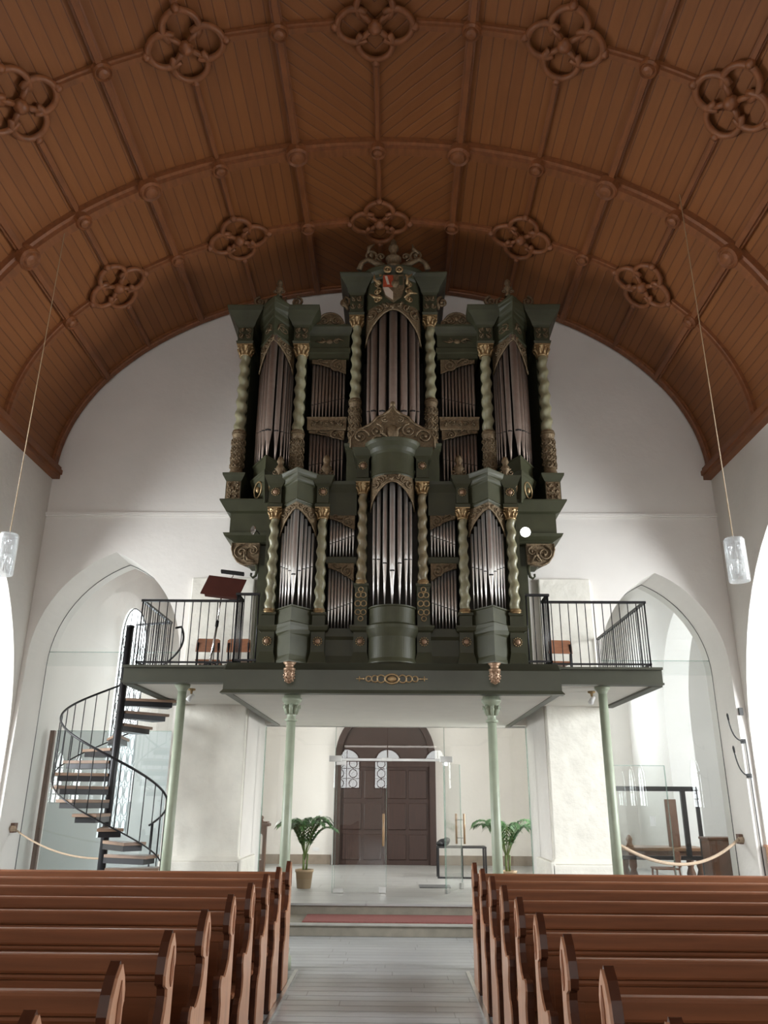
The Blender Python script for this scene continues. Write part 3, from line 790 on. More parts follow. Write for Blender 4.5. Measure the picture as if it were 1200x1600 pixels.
gooseneck('lower black swan-neck microphone on the white corner by the right arch', [(5.15, 12.42, 2.50), (5.17, 12.40, 2.12), (5.335, 12.42, 2.13)])
mb = MB(); mb.tube([(5.37, 12.48, 2.66), (5.37, 12.48, 1.3), (5.38, 12.48, .2)], .008, 5)
tag(mb.build('wall_cable', M_cable, loc=(5.37, 12.48, .2)), 'thin black cable running down the white corner below the microphones', 'cable')
mb = MB(); mb.box(5.335, 5.395, 12.46, 12.5, 3.02, 3.13)
tag(mb.build('switch_box', M_mat, loc=(5.36, 12.48, 3.02), bevel=.004), 'small grey box on the white corner above the microphones', 'switch')

# ================================================================== pews
PITCH_Y, Y0, NP = 0.78, 2.80, 9
END = [(0, 0), (0, .98), (.012, 1.0), (.010, 1.04), (-.012, 1.09), (-.055, 1.145), (-.105, 1.10), (-.140, 1.04), (-.160, .97), (-.152, .925), (-.105, .905), (-.098, .87), (-.108, .82), (-.135, .765), (-.185, .715),
       (-.24, .685), (-.285, .688), (-.325, .708), (-.355, .69), (-.366, .645), (-.35, .60), (-.325, .55), (-.325, .48), (-.35, .43), (-.395, .40), (-.42, .35), (-.425, .2), (-.425, 0)]
def make_pew(sgn, xa, xo, label, group):
    """sgn: -1 left block (aisle face looks +x), 1 right block; xa aisle face, xo outer end; back plane at local y = 0"""
    t = thing('church_pew', label, 'pew', (0, 0, 0), group)
    th = .052
    def X(d): return xa + sgn * d
    def bx(mb, d0, d1, *r, m=0): mb.box(min(X(d0), X(d1)), max(X(d0), X(d1)), *r, m)
    mb = MB(); mb.prism(END, 'yz', min(X(.012), X(th)), max(X(.012), X(th)), 1)
    ins = [(a * .955 - .006, .02 + b * .972) for a, b in END]
    mb.prism(ins, 'yz', min(X(0), X(.013)), max(X(0), X(.013)), 0)
    e = mb.build('pew_end', [M_pewend, M_pewdk], t, bevel=.006)
    mb = MB(); lob = [(-.035, .93), (-.035, 1.0), (-.057, 1.075), (-.082, 1.0), (-.082, .93), (-.058, .90)]
    mb.prism(lob, 'yz', min(X(-.004), X(.004)), max(X(-.004), X(.004)), 0); mb.build('inset_shade', M_pew, e)  # raised darker shape stands in for the shade of a carved recess
    mb = MB(); mb.prism([(a, b) for a, b in END if b <= 1.0 or True], 'yz', min(xo, xo + sgn * .05), max(xo, xo + sgn * .05), 0); mb.build('wall_end', M_pewdk, t)
    xo_ = xo; L0, L1 = th, abs(xo - xa)
    mb = MB(); bx(mb, L0, L1, -.03, 0, .40, .985)
    mb.build('backrest', M_pew, t)
    mb = MB(); bx(mb, L0, L1, -.055, .018, .945, 1.032); bx(mb, L0, L1, -.044, .010, .915, .945)
    mb.build('top_rail', M_pew, t, bevel=.016)
    n = int((L1 - L0) / .46); pw = (L1 - L0) / n
    mb = MB(); bx(mb, L0, L1, -.040, -.03, .85, .915); bx(mb, L0, L1, -.042, -.03, .47, .56)
    for k in range(n + 1):
        c = L0 + k * pw; bx(mb, max(L0, c - .045), min(L1, c + .045), -.040, -.03, .56, .85)
    mb.build('panel_frame', M_pew, t, bevel=.004)
    mb = MB(); bx(mb, L0, L1, -.41, -.02, .43, .465); mb.build('seat', M_pew, t, bevel=.012)
    mb = MB(); bx(mb, L0, L1, -.09, -.06, .06, .43); mb.build('seat_riser', M_pew, t)
    mb = MB(); bx(mb, L0, L1, .0, .17, .80, .822); bx(mb, L0, L1, .15, .17, .80, .85); mb.build('book_shelf', M_pew, t, bevel=.004)
    mb = MB(); bx(mb, L0, L1, .06, .19, .14, .17); mb.build('kneeler', M_pew, t, bevel=.006)
    return t
ORD = ['nearest', 'second', 'third', 'fourth', 'fifth', 'sixth', 'seventh', 'eighth', 'farthest']
for sgn, xa, xo, side in ((-1, -1.075, -5.2, 'left'), (1, .815, 4.9, 'right')):
    first = None
    for k in range(NP):
        lab = '%s brown wooden pew %s of the aisle, carved pointed end' % (ORD[k], side)
        if 0 < k < 8: lab = '%s brown wooden pew %s of the aisle, counted from the nearest' % (ORD[k], side)
        if first is None:
            first = make_pew(sgn, xa, xo, lab, 'pews %s of the aisle' % side); first.location = (0, Y0, 0)
        else: dup(first, (0, Y0 + k * PITCH_Y, 0), None, lab)
t = make_pew(1, 5.62, 8.9, 'lighter wooden pew standing in the right side aisle', None); t.location = (0, 11.75, 0.06)

# ================================================================== balcony, platform, columns
ZB = 3.32
t = thing('organ_gallery', 'green beamed organ gallery with white underside on slim columns', 'gallery', (0, 11, 2.94))
for x0, x1 in ((-3.40, -2.03), (1.98, 3.33)):
    mb = MB(); mb.box(x0 + .03, x1, 9.90, 12.36, 3.125, ZB - .01); mb.build('side_slab', M_ceilw, t)
    mb = MB()
    mb.box(x0, x1, 9.85, 9.93, 3.11, ZB); mb.box(x0, x1, 9.80, 9.97, ZB - .03, ZB); mb.box(x0, x1, 9.80, 9.97, 3.105, 3.13)
    mb.build('front_beam', M_beam, t)
    xe = x0 if x0 < 0 else x1; s = 1 if x0 < 0 else -1
    mb = MB(); a, b = xe - s * .03, xe + s * .10
    mb.box(min(xe, xe + s * .05), max(xe, xe + s * .05), 9.931, 12.36, 3.11, ZB); mb.box(min(a, b), max(a, b), 9.971, 12.36, ZB - .03, ZB); mb.box(min(a, b), max(a, b), 9.971, 12.36, 3.10, 3.13)
    mb.build('end_beam', M_beam, t)
PX0, PX1 = -2.06, 2.0
mb = MB(); mb.box(PX0 + .06, PX1 - .06, 9.56, 14.1, 2.955, 3.1); mb.build('platform_soffit', M_ceilw, t)
mb = MB(); mb.box(PX0, PX1, 9.5, 9.60, 2.965, 3.285); mb.frustum((PX0 - .03, PX1 + .03, 9.46, 9.62), (PX0 + .0, PX1 - .0, 9.5, 9.6), 2.94, 2.985); mb.frustum((PX0, PX1, 9.5, 9.6), (PX0 + .06, PX1 - .06, 9.38, 9.6), 3.22, 3.285)
mb.build('platform_front_beam', M_beam, t)
for x0, x1 in ((PX0, PX0 + .09), (PX1 - .09, PX1)):
    mb = MB(); mb.box(x0, x1, 9.6, 13.9, 2.945, 3.10); mb.box(x0, x1, 9.6, 10.0, 3.1, 3.285); mb.build('platform_side_beam', M_beam, t)
mb = MB(); mb.box(PX0 + .1, PX1 - .1, 9.6, 12.36, 3.1, 3.28); mb.build('platform_deck', M_green, t)
# gilded cartouche on the platform beam
mb = MB(); cz, cy = 3.115, 9.485; cx0 = -.03
mb.tube([(cx0 + .085 * math.cos(a) , cy, cz + .055 * math.sin(a)) for a in [2 * PI * k / 20 for k in range(20)]], .012, 6, closed=True)
mb.ball((cx0, cy + .01, cz), (.06, .02, .04), 12)
for s in (-1, 1):
    for q in range(3):
        ccx = cx0 + s * (.13 + q * .075); r = .045 - q * .007
        mb.tube([(ccx + s * r * math.cos(a), cy, cz + r * math.sin(a)) for a in [PI * (-.8 + 1.6 * k / 14) for k in range(15)]], .0095, 5)
    mb.tube([(cx0 + s * .33, cy, cz), (cx0 + s * .43, cy, cz)], [.012, .005], 6)
    mb.tube([(cx0 + s * .39, cy, cz - .03), (cx0 + s * .39, cy, cz + .03)], .007, 5)
mb.build('gilded_cartouche', M_gold, t)

def column(name, label, x, y, zt, rb, rt, fancy):
    t = thing(name, label, 'column', (x, y, 0), 'green columns under the organ gallery')
    mb = MB(); mb.lathe([(rb * 2, 0), (rb * 2, .12), (rb * 1.6, .14), (rb * 1.7, .2), (rb * 1.2, .24), (rb, .27)], x, y, 0, 20); mb.build('base', M_greenL, t)
    zc = zt - (.24 if fancy else .09)
    mb = MB(); mb.lathe([(rb, .27), (rb * .97, 1.2), (rt, zc)], x, y, 0, 20); mb.build('shaft', M_greenL, t)
    mb = MB()
    if fancy:
        mb.lathe([(rt, -.07), (rt * 1.45, -.06), (rt * 1.45, -.04), (rt, -.03), (rt, .0), (rt * 1.15, .06), (rt * 1.5, .13), (rt * 2.0, .16), (rt * 2.3, .18), (rt * 2.3, .21), (rt * 1.95, .215), (rt * 1.95, .24)], x, y, zc, 24)
        for k in range(8):
            a = 2 * PI * k / 8
            c, s = math.cos(a), math.sin(a)
            mb.tube([(x + rt * 1.05 * c, y + rt * 1.05 * s, zc + .02), (x + rt * 1.45 * c, y + rt * 1.45 * s, zc + .09), (x + rt * 2.0 * c, y + rt * 2.0 * s, zc + .12), (x + rt * 1.9 * c, y + rt * 1.9 * s, zc + .085)], [.02, .026, .018, .01], 6)
    else:
        mb.lathe([(rt, 0), (rt * 1.1, .02), (rt * 1.5, .05), (rt * 1.75, .06), (rt * 1.75, .09)], x, y, zc, 20)
    mb.build('capital', M_greenL, t)
column('gallery_column', 'pale green iron column with leafy capital beside the left palm', -1.255, 9.78, 2.945, .062, .053, True)
column('gallery_column', 'pale green iron column with leafy capital beside the right palm', 1.185, 9.78, 2.945, .062, .053, True)
column('gallery_column', 'plain pale green iron column beside the spiral staircase', -2.71, 10.12, 3.12, .062, .055, False)
column('gallery_column', 'plain pale green iron column where the thick rope is tied', 2.64, 10.12, 3.12, .062, .055, False)

# railings
def rail_run(t, p, q, n, zb, zt, skip_first=False):
    p, q = Vector((*p, 0)), Vector((*q, 0))
    for z, r, nm in ((zt, .014, 'top_rail'), (zb + .05, .011, 'bottom_rail')):
        mb = MB(); e = (q - p).normalized() * .012
        d = Vector((0, 0, z)); u = Vector((0, 0, r)); sd = e.cross(Vector((0, 0, 1))).normalized() * (.02 if nm == 'top_rail' else .012)
        A, B = p - e + d, q + e + d
        mb.add([A + sd + u, A - sd + u, A - sd - u, A + sd - u, B + sd + u, B - sd + u, B - sd - u, B + sd - u], [(0, 1, 2, 3), (7, 6, 5, 4), (0, 4, 5, 1), (1, 5, 6, 2), (2, 6, 7, 3), (3, 7, 4, 0)])
        mb.build(nm, M_black, t)
    for k in range(1 if skip_first else 0, n + 1):
        c = p.lerp(q, k / n); mb = MB(); mb.tube([(c.x, c.y, zb), (c.x, c.y, zt)], .006 if 0 < k < n else .010, 6); mb.build('baluster', M_black, t)
ZR = 4.165
t = thing('gallery_railing', 'thin black iron railing on the gallery left of the organ', 'railing', (-2.6, 9.9, ZB))
rail_run(t, (-3.27, 9.9), (-1.97, 9.9), 12, ZB, ZR); rail_run(t, (-1.97, 9.9), (-1.97, 9.54), 5, ZB - .03, ZR, True); rail_run(t, (-1.97, 9.54), (-1.70, 9.54), 3, ZB - .03, ZR, True)
rail_run(t, (-3.27, 9.9), (-3.27, 11.25), 14, ZB, ZR, True); rail_run(t, (-3.27, 11.25), (-3.82, 11.42), 6, ZB, ZR, True)
t = thing('gallery_railing', 'thin black iron railing on the gallery right of the organ', 'railing', (2.6, 9.9, ZB))
rail_run(t, (3.22, 9.9), (1.91, 9.9), 12, ZB, ZR); rail_run(t, (1.91, 9.9), (1.91, 9.54), 5, ZB - .03, ZR, True); rail_run(t, (1.91, 9.54), (1.64, 9.54), 3, ZB - .03, ZR, True)
rail_run(t, (3.22, 9.9), (3.22, 12.34), 24, ZB, ZR, True)

# spiral staircase
SX, SY, SR = -3.93, 11.45, .80
t = thing('spiral_staircase', 'black spiral staircase with wooden treads left of the organ gallery', 'staircase', (SX, SY, 0))
mb = MB(); mb.cyl((SX, SY, 0), (SX, SY, 4.13), .055, 16); mb.cyl((SX, SY, 4.13), (SX, SY, 4.16), .06, 16); mb.build('pole', M_black, t)
def SP(k, r, z=0): 
    a = R(28 + 26.5 * k); return Vector((SX + r * math.cos(a), SY + r * math.sin(a), 3.07 - .172 * k + z))
for k in range(0, 18):
    a = R(28 + 26.5 * k); z = 3.07 - .172 * k
    u = Vector((math.cos(a), math.sin(a), 0)); v = Vector((-u.y, u.x, 0)); c = Vector((SX, SY, z))
    def quad(mb, r0, r1, w0, w1, za, zb):
        q = [c + u * r0 - v * w0, c + u * r1 - v * w1, c + u * r1 + v * w1, c + u * r0 + v * w0]
        vs = [p + Vector((0, 0, za)) for p in q] + [p + Vector((0, 0, zb)) for p in q]
        mb.add(vs, [(3, 2, 1, 0), (4, 5, 6, 7), (0, 1, 5, 4), (1, 2, 6, 5), (2, 3, 7, 6), (3, 0, 4, 7)])
    mb = MB(); quad(mb, .05, SR - .05, .06, .165, -.005, .035); tr = mb.build('tread', M_tread, t, bevel=.004)
    mb = MB(); quad(mb, .04, SR - .10, .045, .14, -.075, -.005); mb.build('tread_bracket', M_black, tr)
mb = MB(); mb.tube([SP(-1.7, SR - .02, .72)] + [SP(-1.2 + .2 * i, SR - .02, .86) for i in range(81)], .016, 8); mb.build('handrail', M_black, t)
mb = MB(); mb.tube([SP(2.6 + .2 * i, SR - .02, .05) for i in range(73)], .010, 6); mb.build('lower_rail', M_black, t)
for i in range(29):
    k = 2.6 + .5 * i
    if k > 14.8: continue
    mb = MB(); mb.tube([SP(k, SR - .02, .05), SP(k, SR - .02, .86)], .0075, 5); mb.build('baluster', M_black, t)
mb = MB(); mb.cyl(SP(14.6, SR - .02, -.4), SP(14.6, SR - .02, .86), .014, 6); mb.build('newel', M_black, t)

# chairs on the gallery, music stand, spots
for lab, x, rz in (('brown plywood chair on the gallery nearest the spiral staircase', -2.78, 6), ('brown plywood chair on the gallery beside the left organ flank', -2.29, -4), ('brown plywood chair on the gallery right of the organ', 2.42, 5)):
    chair('plywood_chair', lab, (x, 11.72, ZB), R(180 + rz), 'plywood chairs on the gallery', h=.66, sh=.36, wd=.36, legm=M_black)
t = thing('music_stand', 'tilted dark brown music stand with a black lamp behind the left railing', 'music stand', (-2.42, 10.25, ZB))
mb = MB(); mb.tube([(-2.42, 10.25, ZB + .05), (-2.36, 10.25, 3.95)], .015, 8); mb.tube([(-2.36, 10.25, 3.95), (-2.335, 10.25, 4.33)], .009, 8); mb.build('pole', M_chrome, t)
mb = MB(); mb.cyl((-2.367, 10.25, 3.90), (-2.361, 10.25, 3.98), .022, 10); mb.build('clamp', M_blackm, t)
for k in range(3):
    a = R(30 + 120 * k); mb = MB(); mb.tube([(-2.42, 10.25, ZB + .12), (-2.42 + .26 * math.cos(a), 10.25 + .26 * math.sin(a), ZB + .01)], .010, 6); mb.build('leg', M_blackm, t)
mb = MB(); mb.ball((-2.42, 10.25, ZB + .06), (.03, .03, .05), 10); mb.build('hub', M_blackm, t)
Mx = Matrix.Translation((-2.31, 10.22, 4.44)) @ Matrix.Rotation(R(7), 4, 'Y') @ Matrix.Rotation(R(-22), 4, 'X')
def xf(mb, n0, M):
    for i in range(n0, len(mb.v)): mb.v[i] = tuple(M @ Vector(mb.v[i]))
mb = MB(); mb.box(-.26, .26, -.008, .008, -.155, .155); xf(mb, 0, Mx @ Matrix(((1, 0, .12, 0), (0, 1, 0, 0), (0, 0, 1, 0), (0, 0, 0, 1)))); mb.build('desk', M_music, t)
mb = MB(); mb.box(-.22, .22, .0, .05, -.16, -.145); xf(mb, 0, Mx); mb.build('ledge', M_music, t)
mb = MB(); mb.tube([(0, 0, .15), (.02, .01, .2), (.0, -.02, .245)], .006, 6); xf(mb, 0, Mx @ Matrix.Translation((.06, 0, 0))); mb.build('lamp_neck', M_chrome, t)
mb = MB(); mb.box(-.16, .16, -.03, .03, .235, .262); xf(mb, 0, Mx @ Matrix.Translation((.06, 0, 0))); mb.build('lamp_shade', M_blackm, t)
for side, x, y in (('left', -2.70, 10.55), ('right', 2.62, 10.6)):
    t = thing('spot_lamp', 'small brass spot lamp under the %s end of the gallery' % side, 'lamp', (x, y, 3.12))
    mb = MB(); mb.lathe([(.05, 0), (.05, -.02), (.02, -.03), (.012, -.07)], x, y, 3.125, 12); mb.build('mount', M_gold, t)
    mb = MB(); mb.tube([(x + .03, y, 3.05), (x, y - .01, 3.02), (x - .03, y - .03, 2.97)], [.02, .03, .038], 10); mb.build('lamp_head', M_white, t)

# pendant lamps
def pendant(label, x, y, zc, ztop):
    t = thing('pendant_lamp', label, 'lamp', (x, y, zc), 'glass pendant lamps')
    mb = MB(); mb.cyl((x, y, zc + .26), (x, y, ztop), .006, 5); mb.build('cord', M_cord, t)
    mb = MB(); mb.lathe([(.108, -.25), (.115, -.245), (.115, .245), (.108, .25), (.1, .245), (.1, -.245), (.108, -.25)], x, y, zc, 24); mb.build('glass_shade', M_lampglass, t)
    mb = MB(); mb.lathe([(.001, .03), (.10, .03), (.10, .0), (.001, 0)], x, y, zc + .235, 20); mb.cyl((x, y, zc + .25), (x, y, zc + .30), .012, 8); mb.build('cap', M_lampglass, t)
    mb = MB(); mb.lathe([(.001, 0), (.085, 0), (.085, .008), (.001, .008)], x, y, zc - .01, 20); mb.build('inner_plate', M_lampglass, t)
    for k in range(4):
        a = PI / 4 + k * PI / 2; c, s = .055 * math.cos(a), .055 * math.sin(a)
        mb = MB(); mb.lathe([(.018, 0), (.024, .02), (.024, .06)], x + c, y + s, zc + (.14 if k % 2 else -.17), 10); mb.lathe([(.012, .06), (.03, .10), (.022, .14), (.001, .15)], x + c, y + s, zc + (.07 if k % 2 else -.17), 10); mb.build('bulb', M_chrome if k % 2 else M_white, t)
    mb = MB(); mb.cyl((x, y, zc - .2), (x, y, zc + .24), .008, 6); mb.build('rod', M_chrome, t)
def vz(x): 
    return ZS + RISE * math.sqrt(max(0, 1 - ((x - XC) / HALF) ** 2))
pendant('clear glass cylinder pendant lamp hanging at the left edge', -4.70, 8.98, 4.50, vz(-4.70) - .1)
pendant('clear glass cylinder pendant lamp hanging before the right arcade', 3.93, 8.66, 4.36, vz(3.93) - .05)
# ================================================================== the organ
OX = -0.03
def spiral(mb, cx, cz, yf, r, turns, sg, a0, th, n=18, m=0, lift=.012):
    P = []; T = []
    for i in range(n + 1):
        f = i / n; a = a0 + sg * 2 * PI * turns * f; q = r * (1 - .82 * f)
        x = cx + q * math.cos(a); P.append((x, yf(x) - lift, cz + q * math.sin(a))); T.append(th * (1 - .45 * f))
    mb.tube(P, T, 5, m); e = P[-1]; mb.ball(e, th * 1.5, 6, m)
def leafy(mb, x, z, yf, l, a, th, m=0):
    x2, z2 = x + l * math.cos(a), z + l * math.sin(a)
    xm, zm = (x + x2) / 2 - .2 * l * math.sin(a), (z + z2) / 2 + .2 * l * math.cos(a)
    mb.tube([(x, yf(x) - .01, z), (xm, yf(xm) - .03, zm), (x2, yf(x2) - .012, z2)], [th, th * 1.3, th * .35], 5, m)
def fill_scrolls(mb, x0, x1, z0, z1, yf, nx, nz, th, seed=1, m=0):
    """carved foliage filling a rectangle, mirrored about its middle"""
    rr = random.Random(seed); w, h = (x1 - x0) / nx, (z1 - z0) / nz; r = min(w, h) * .46
    for j in range(nz):
        for i in range((nx + 1) // 2):
            a0 = rr.uniform(0, 6.28); sg = rr.choice((-1, 1)); ang = rr.uniform(0, 6.28)
            for mir in (0, 1):
                ii = nx - 1 - i if mir else i
                cx, cz = x0 + w * (ii + .5), z0 + h * (j + .5)
                spiral(mb, cx, cz, yf, r, 1.3, -sg if mir else sg, PI - a0 if mir else a0, th, 14, m)
                leafy(mb, cx, cz, yf, r * 1.2, PI - ang if mir else ang, th * 1.1, m)
                if nx % 2 and i == nx // 2: break
def flat(y): return lambda x: y
def vee(xc, hw, ya, yb): return lambda x: ya + (yb - ya) * min(1.0, abs(x - xc) / hw)
def rnd_(xc, hw, yc, dep): return lambda x: yc - dep * math.sqrt(max(0.0, 1 - ((x - xc) / hw) ** 2))
def solid(mb, xc, hw, yf, yb, rows, kind, m=0):
    """a moulded block following the plan yf: rows = [(z, outset)]"""
    n = {'flat': 1, 'vee': 2, 'round': 30}[kind]; vs = []
    us = [-1, 1] if kind == 'flat' else [-1, 0, 1] if kind == 'vee' else [-math.cos(PI * i / n) for i in range(n + 1)]
    for z, d in rows:
        ring = [(xc + u * (hw + d), yf(xc + u * hw) - d * (1.0 if kind != 'round' else (1 - .0 * abs(u)))) for u in us]
        ring += [(xc + hw + d, yb), (xc - hw - d, yb)]
        vs += [(a, b, z) for a, b in ring]
    k = len(us) + 2; fs = [tuple(range(k))[::-1], tuple((len(rows) - 1) * k + i for i in range(k))]
    for r in range(len(rows) - 1):
        for i in range(k): fs.append((r * k + i, r * k + (i + 1) % k, (r + 1) * k + (i + 1) % k, (r + 1) * k + i))
    return mb.add(vs, fs, m)
def plate(mb, x0, x1, ztop, zbot, yf, th=.02, n=16, m=0):
    """a carved board hanging in a pipe field: ztop and zbot are functions of u in -1..1"""
    vs = []
    for k in range(n + 1):
        u = -1 + 2 * k / n; x = x0 + (x1 - x0) * k / n; y = yf(x)
        vs += [(x, y, zbot(u)), (x, y, ztop(u)), (x, y + th, zbot(u)), (x, y + th, ztop(u))]
    fs = []
    for k in range(n):
        a, b = 4 * k, 4 * k + 4
        fs += [(a, b, b + 1, a + 1), (a + 2, a + 3, b + 3, b + 2), (a, a + 2, b + 2, b), (a + 1, b + 1, b + 3, a + 3)]
    fs += [(0, 1, 3, 2), (4 * n, 4 * n + 2, 4 * n + 3, 4 * n + 1)]
    return mb.add(vs, fs, m)
def twisted_column(t, x, y, z0, z1, r, turns, mt, drum=None, cap=.14, drum_m=None, hand=1):
    """salomonic shaft from z0 to z1 under a capital; optional carved drum [zd0, z0]"""
    mb = MB(); seg, rows = 14, int(turns * 9); vs = []
    for i in range(rows + 1):
        f = i / rows; z = z0 + (z1 - z0) * f; a = 2 * PI * turns * f * hand; taper = 1 - .12 * f
        ox, oy = r * .11 * math.cos(a), r * .11 * math.sin(a)
        for k in range(seg):
            b = 2 * PI * k / seg; q = r * taper * (1.0 + .06 * math.cos(b - a))
            vs.append((x + ox + q * math.cos(b), y + oy + q * math.sin(b), z))
    fs = [(i * seg + k, i * seg + (k + 1) % seg, (i + 1) * seg + (k + 1) % seg, (i + 1) * seg + k) for i in range(rows) for k in range(seg)]
    mb.add(vs, fs, 0, True); c = mb.build('twisted_column', mt, t)
    mb = MB(); mb.lathe([(r * 1.35, -.03), (r * 1.35, -.01), (r * 1.1, .0), (r * 1.25, .02), (r * 1.0, .035)], x, y, z0, 16); mb.build('column_base', M_gold if drum is None else M_bronze, c)
    mb = MB(); mb.lathe([(r * .9, -.01), (r * 1.2, 0), (r * .95, .02), (r * 1.0, cap * .5), (r * 1.35, cap * .85), (r * 1.45, cap)], x, y, z1, 16)
    for k in range(8):
        a = 2 * PI * (k + .5) / 8; cc, ss = math.cos(a), math.sin(a)
        mb.tube([(x + r * .95 * cc, y + r * .95 * ss, z1 + cap * .1), (x + r * 1.25 * cc, y + r * 1.25 * ss, z1 + cap * .5), (x + r * 1.55 * cc, y + r * 1.55 * ss, z1 + cap * .62), (x + r * 1.45 * cc, y + r * 1.45 * ss, z1 + cap * .42)], [r * .22, r * .28, r * .2, r * .1], 5)
        mb.ball((x + r * 1.4 * cc, y + r * 1.4 * ss, z1 + cap * .84), r * .25, 6)
    mb.box(x - r * 1.5, x + r * 1.5, y - r * 1.5, y + r * 1.5, z1 + cap * .9, z1 + cap)
    mb.build('capital', M_gold, c)
    if drum is not None:
        rd = r * 1.13; h = z0 - drum
        mb = MB(); mb.lathe([(rd * 1.22, 0), (rd * 1.25, .03), (rd * 1.05, .05), (rd * 1.12, .07), (rd, .09), (rd, h - .07), (rd * 1.12, h - .06), (rd * 1.12, h - .035), (rd, h - .02)], x, y, drum, 20)
        rr = random.Random(int(abs(x) * 1000 + z0 * 10))
        for k in range(6):
            for j in range(4):
                a = -PI * (k + .5) / 6; z = drum + .12 + (h - .24) * (j + .5) / 4
                cc, ss = math.cos(a), math.sin(a); tx, ty = -ss, cc; g = rr.choice((-1, 1)); q = .042
                P = [(x + (rd + .006) * cc + tx * q * math.cos(g * b), y + (rd + .006) * ss + ty * q * math.cos(g * b), z + q * 1.3 * math.sin(g * b)) for b in [PI * (-.9 + 1.6 * i / 8) for i in range(9)]]
                mb.tube(P, [.011 - .0007 * i for i in range(9)], 4); mb.ball((x + (rd + .008) * cc, y + (rd + .008) * ss, z), .013, 5)
        mb.build('carved_drum', drum_m or M_bronze, c)
    return c
def pipe(t, x, y, z0, zm, z1, r, mt):
    mb = MB(); mb.lathe([(r * .22, 0), (r * .55, (zm - z0) * .55), (r, zm - z0), (r, z1 - z0)], x, y, z0, 12)
    w, h = r * .82, r * (2.8 if r > .022 else 3.4)                                          # mouth: slot shade painted as a dark strip under a bright pointed lip
    yl = y - r * 1.0
    mb.add([(x - w, yl + r * .28, zm + r * .3), (x + w, yl + r * .28, zm + r * .3), (x + w * .8, yl + r * .12, zm + r * 1.4), (x, yl - r * .12, zm + h), (x - w * .8, yl + r * .12, zm + r * 1.4), (x, yl - r * .05, zm + r * .3)], [(0, 5, 3, 4), (5, 1, 2, 3)], 1)
    mb.add([(x - w, yl + r * .25, zm - r * .25), (x, yl - r * .06, zm - r * .25), (x + w, yl + r * .25, zm - r * .25), (x + w, yl + r * .25, zm + r * .3), (x, yl - r * .06, zm + r * .3), (x - w, yl + r * .25, zm + r * .3)], [(0, 1, 4, 5), (1, 2, 3, 4)], 2)
    return mb.build('organ_pipe', [mt, M_lip if mt is M_tin else mt, M_slot], t)
def rosette(t, x, y, z, r, name='rosette'):
    mb = MB(); seg = 12
    mb.ball((x, y, z), (r * .62, r * .35, r * .62), 12, 0)
    for k in range(12):
        a = 2 * PI * k / 12; mb.ball((x + r * .85 * math.cos(a), y, z + r * .85 * math.sin(a)), r * .17, 6, 1)
    return mb.build(name, [M_rust, M_gold], t)
def block(t, name, x, hw, yf, yb, rows, m=None):
    mb = MB(); solid(mb, x, hw, flat(yf), yb, rows, 'flat'); return mb.build(name, m or M_green, t)
def arch_z(zside, zmid, p=1.0):                                      # pointed (ogee-like) arch line over u in -1..1
    return lambda u: zside + (zmid - zside) * (1 - abs(u) ** 1.7) ** (.75 * p)
def shade(t, name, x0, x1, zt, zs, zm, yf, th=.011, seed=1, nx=4, mt=None):
    """pierced and gilded pipe shade with an arched lower edge"""
    az = arch_z(zs, zm); mb = MB(); plate(mb, x0, x1, lambda u: max(zt, az(u) + .02), az, yf, .018, 18)
    pts = []
    for k in range(19):
        u = -1 + 2 * k / 18; x = x0 + (x1 - x0) * k / 18; pts.append((x, yf(x) - .012, az(u) + .006))
    mb.tube(pts, th, 5)
    w = (x1 - x0)
    for s in (-1, 1):
        for q, (uu, rr_) in enumerate(((.78, .11), (.5, .075), (.25, .055))):
            x = (x0 + x1) / 2 + s * uu * w / 2; zz = (az(uu) + zt) / 2 + .01
            spiral(mb, x, zz, yf, min(rr_ * w * 1.0, max(.02, (zt - az(uu)) * .55)), 1.3, s, PI / 2, th * .9)
            leafy(mb, x, zz, yf, .10 * w, PI / 2 - s * .7, th)
    leafy(mb, (x0 + x1) / 2, zm, yf, .12 * w, PI / 2 + .3, th); leafy(mb, (x0 + x1) / 2, zm, yf, .12 * w, PI / 2 - .3, th)
    return mb.build(name, mt or M_bronze, t)
def flat_shade(t, x0, x1, zt, dz, y, inner, th=.010):
    """asymmetric scroll shade of the flat pipe fields; inner = side (+1/-1) towards the organ centre, where it hangs lowest"""
    mb = MB(); w = x1 - x0
    def zb(u): v = (u * inner + 1) / 2; return zt - dz * (.30 + .70 * v ** 1.5)
    plate(mb, x0, x1, lambda u: zt, zb, flat(y), .015, 12)
    mb.tube([(x0 + w * k / 12, y - .008, zb(-1 + 2 * k / 12)) for k in range(13)], th, 5)
    cx = (x0 + x1) / 2 + inner * w * .24
    spiral(mb, cx, zt - dz * .5, flat(y - .006), min(dz * .42, w * .24), 1.6, inner, PI * .5, th * 1.15, 22)
    spiral(mb, (x0 + x1) / 2 - inner * w * .25, zt - dz * .2, flat(y - .006), dz * .20, 1.2, -inner, -PI * .5, th)
    leafy(mb, (x0 + x1) / 2, zt - dz * .3, flat(y), w * .3, PI / 2 + inner * 1.2, th * 1.2)
    return mb.build('pipe_shade', M_bronze, t)
def finial(t, x, y, z, h, m=None):
    mb = MB(); k = h / .3
    mb.lathe([(.001, 0), (.05 * k, 0), (.035 * k, .03 * k), (.03 * k, .06 * k), (.055 * k, .11 * k), (.05 * k, .15 * k), (.025 * k, .18 * k), (.045 * k, .22 * k), (.03 * k, .27 * k), (.001, .3 * k)], x, y, z, 12)
    for s in (-1, 1): spiral(mb, x + s * .06 * k, z + .08 * k, flat(y - .01), .045 * k, 1.1, s, PI / 2, .010 * k)
    return mb.build('finial', m or M_bronze, t)

